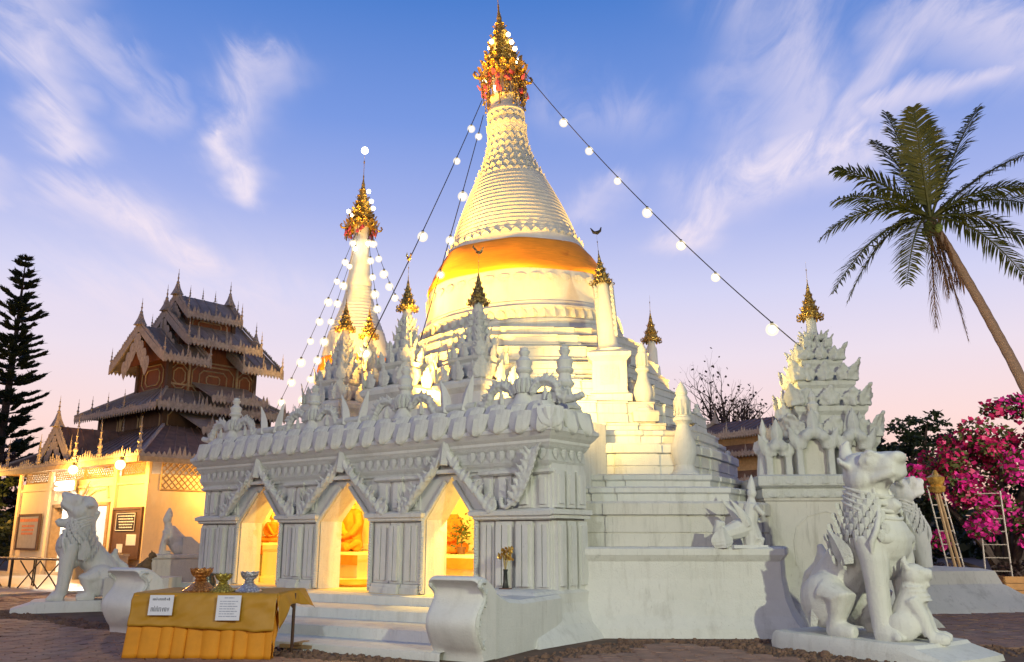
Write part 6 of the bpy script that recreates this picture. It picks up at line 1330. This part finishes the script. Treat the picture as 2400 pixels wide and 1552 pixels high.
def solve_ts(p0, p1, pxs):   # parameter along the cable for a set of picture columns
    out = []
    for x in pxs:
        best = min(range(401), key=lambda k: abs(1200+2000*((p0[0]+(p1[0]-p0[0])*k/400)/((p0[1]+(p1[1]-p0[1])*k/400)*.9725+(p0[2]+(p1[2]-p0[2])*k/400-1.45)*.2329))-x)); out.append(best/400)
    return out
ORD = ['first','second','third','fourth','fifth','sixth','seventh','eighth','ninth','tenth']
top = (-.22,21.6,14.0)
e1 = (5.50,15.9,4.95); ts = solve_ts(top, e1, [1321,1380,1447,1516,1595,1675,1808])
festoon((.25,21.7,14.3), e1, .35, solve_ts((.25,21.7,14.3), e1, [1321,1380,1447,1516,1595,1675,1808]), 'dark cable of bulbs from the main spire down to the small shrine', r=.10, blab=[ORD[k]+' bulb from the top on the cable running right from the main spire' for k in range(7)])
e2 = (-2.9,16.2,4.85); s2 = (-.83,21.5,13.17)
festoon(s2, e2, .12, solve_ts(s2, e2, [1105,1071,991,858]), 'dark cable of bulbs from the main spire to the left pinnacles', r=.095, blab=[ORD[k]+' bulb from the top on the left cable of the main spire' for k in range(4)])
e3 = (-2.01,18.2,5.58); s3 = (-.78,21.2,12.56)
festoon(s3, e3, .08, solve_ts(s3, e3, [1122,1085,1056,1033]), 'dark cable of bulbs close along the left side of the main bell', r=.10, blab=[ORD[k]+' bulb from the top on the cable close beside the main bell' for k in range(4)])
for k, (q0, q1, m, lab) in enumerate([((-7.24,37.5,15.14),(-9.49,34,6.27),9,'far left cable of small bulbs from the rear chedi'),((-7.15,37.4,14.79),(-8.31,33,6.3),9,'inner left cable of small bulbs from the rear chedi'),((-6.68,37.4,15.1),(-5.64,35,10.59),5,'inner right cable of small bulbs from the rear chedi'),((-6.5,37.5,15.04),(-4.95,36,11.43),5,'far right cable of small bulbs from the rear chedi')]):
    nm = ['far left','inner left','inner right','far right'][k]
    festoon(q0, q1, .22, [(j+.35)/m for j in range(m)], lab, r=.155, wr=.012, blab=[ORD[j]+' small bulb from the top on the '+nm+' cable of the rear chedi' for j in range(m)], grp='small bulbs of the rear chedi')
# ------------------------------------------------------------------ floodlights
floodlight((-6.2,20.6,3.6), (-.3,22,9.8), 27000, 75, (1,.49,.05), 'floodlight at the left end of the shrine roof aimed at the main bell')
floodlight((-1.6,16.5,3.72), (-.6,19.3,8.0), 8000, 92, (1,.49,.05), 'second floodlight on the shrine roof aimed at the spire')
floodlight((6.9,22.0,2.7), (.3,22,10.0), 13000, 70, (1,.55,.09), 'floodlight on the right terrace aimed up the chedi')
floodlight((-8.5,29.5,3.4), (-7.1,38,12.0), 22000, 60, (1,.53,.08), 'floodlight behind the shrine aimed at the rear chedi')
floodlight((-5.0,35.5,6.5), (-7.1,38,14), 2600, 60, (1,.58,.11), 'second floodlight at the foot of the rear chedi')
floodlight((7.5,-2.5,6.2), (1.5,17,3.2), 4900, 95, (.96,1.0,.70), 'greenish street floodlight on a pole behind the viewer', pole=6.2, mat='tube', r=.12)
floodlight((3.45,16.75,3.55), (6.0,16.2,5.0), 420, 75, (1,.72,.22), 'small floodlight on the terrace aimed at the small shrine')
floodlight((-3.25,18.15,3.70), (-1.2,20.3,8.0), 6500, 92, (1,.49,.05), 'third floodlight on the shrine roof behind the pinnacles')
floodlight((15.5,12.5,4.6), (13.2,24,5.2), 6500, 100, (1,.92,.78), 'warm street floodlight on a pole beyond the right edge', pole=4.6, r=.15)
floodlight((-.3,14.95,3.56), (1.5,19.0,5.6), 3000, 74, (1,.57,.11), 'floodlight behind the crest of the shrine aimed at the right terraces')
floodlight(sh(-.45,.55,3.58), (2.6,18.2,4.6), 2200, 90, (1,.64,.17), 'floodlight at the right end of the shrine roof aimed at the terrace corner')
floodlight((-4.5,-4.0,6.4), (-3.0,16.0,2.6), 2000, 80, (.88,.97,1.0), 'added cool white fill floodlight on a pole behind the viewer to the left', pole=6.4, mat='tube', r=.15)  # added out of view to brighten and cool the shrine front

# ------------------------------------------------------------------ hang small pieces under the part they belong to
SUB = {'urn_gadroon':'roof_urn','crest_bar':'ridge','frieze_leaf':'frieze','filigree':'umbrella_spire','corner_scroll':'umbrella_spire','pendants':'umbrella_spire','gem_flowers':'umbrella_spire','leaf_frieze':'bell_base','swag':'bell','lotus_collar':'ringed_cone','lotus_petals':'neck',
       'leaf_crown':'tower','leaf_ring':'vase','mane_fold':'body','mane_tufts':'body','shoulder_flame':'body','haunch_flame':'body','chest_bib':'body','bib_border':'body','cornice_leaf':'carved_cornice','panel_arch':'pedestal','niche_back':'niche_arch','panel_trim':'timber_wall','corner_post':'timber_wall','sill_beam':'timber_wall','mullion':'timber_wall','rail':'timber_wall',
       'roof_seam':'roof_slope','barge_crest':'bargeboard','gable_carving':'gable_panel','lattice':'front_wall','door_crest':'door_relief','lettering':'sheet','plaque_border':'plaque','carved_edge':'scroll','petal_ring':'bowl','blossoms':'stems','hands':'robed_body','sash':'robed_body','cloth_front':'block','leg_brace':'leg','rope_moulding':'arch_head','apex_horn':'apex_finial','panel':'pedestal','leaf_strip':'shaft'}
I4 = Matrix()
def mid(o): return sum((Vector(c) for c in o.bound_box), Vector())/8
for root in [o for o in COL.objects if o.parent is None and o.get('category')]:
    kids = list(root.children); by = {}
    for c in kids: by.setdefault(c.name.split('.')[0], []).append(c)
    for c in kids:
        want = SUB.get(c.name.split('.')[0]); cand = [p for p in by.get(want, []) if p is not c and p.matrix_basis == I4] if want else []
        if root.name.startswith('ladder') or not cand: continue
        m = c.matrix_basis @ mid(c); c.parent = min(cand, key=lambda p: (mid(p)-m).length)
if TMP: bpy.data.scenes.remove(TMP)
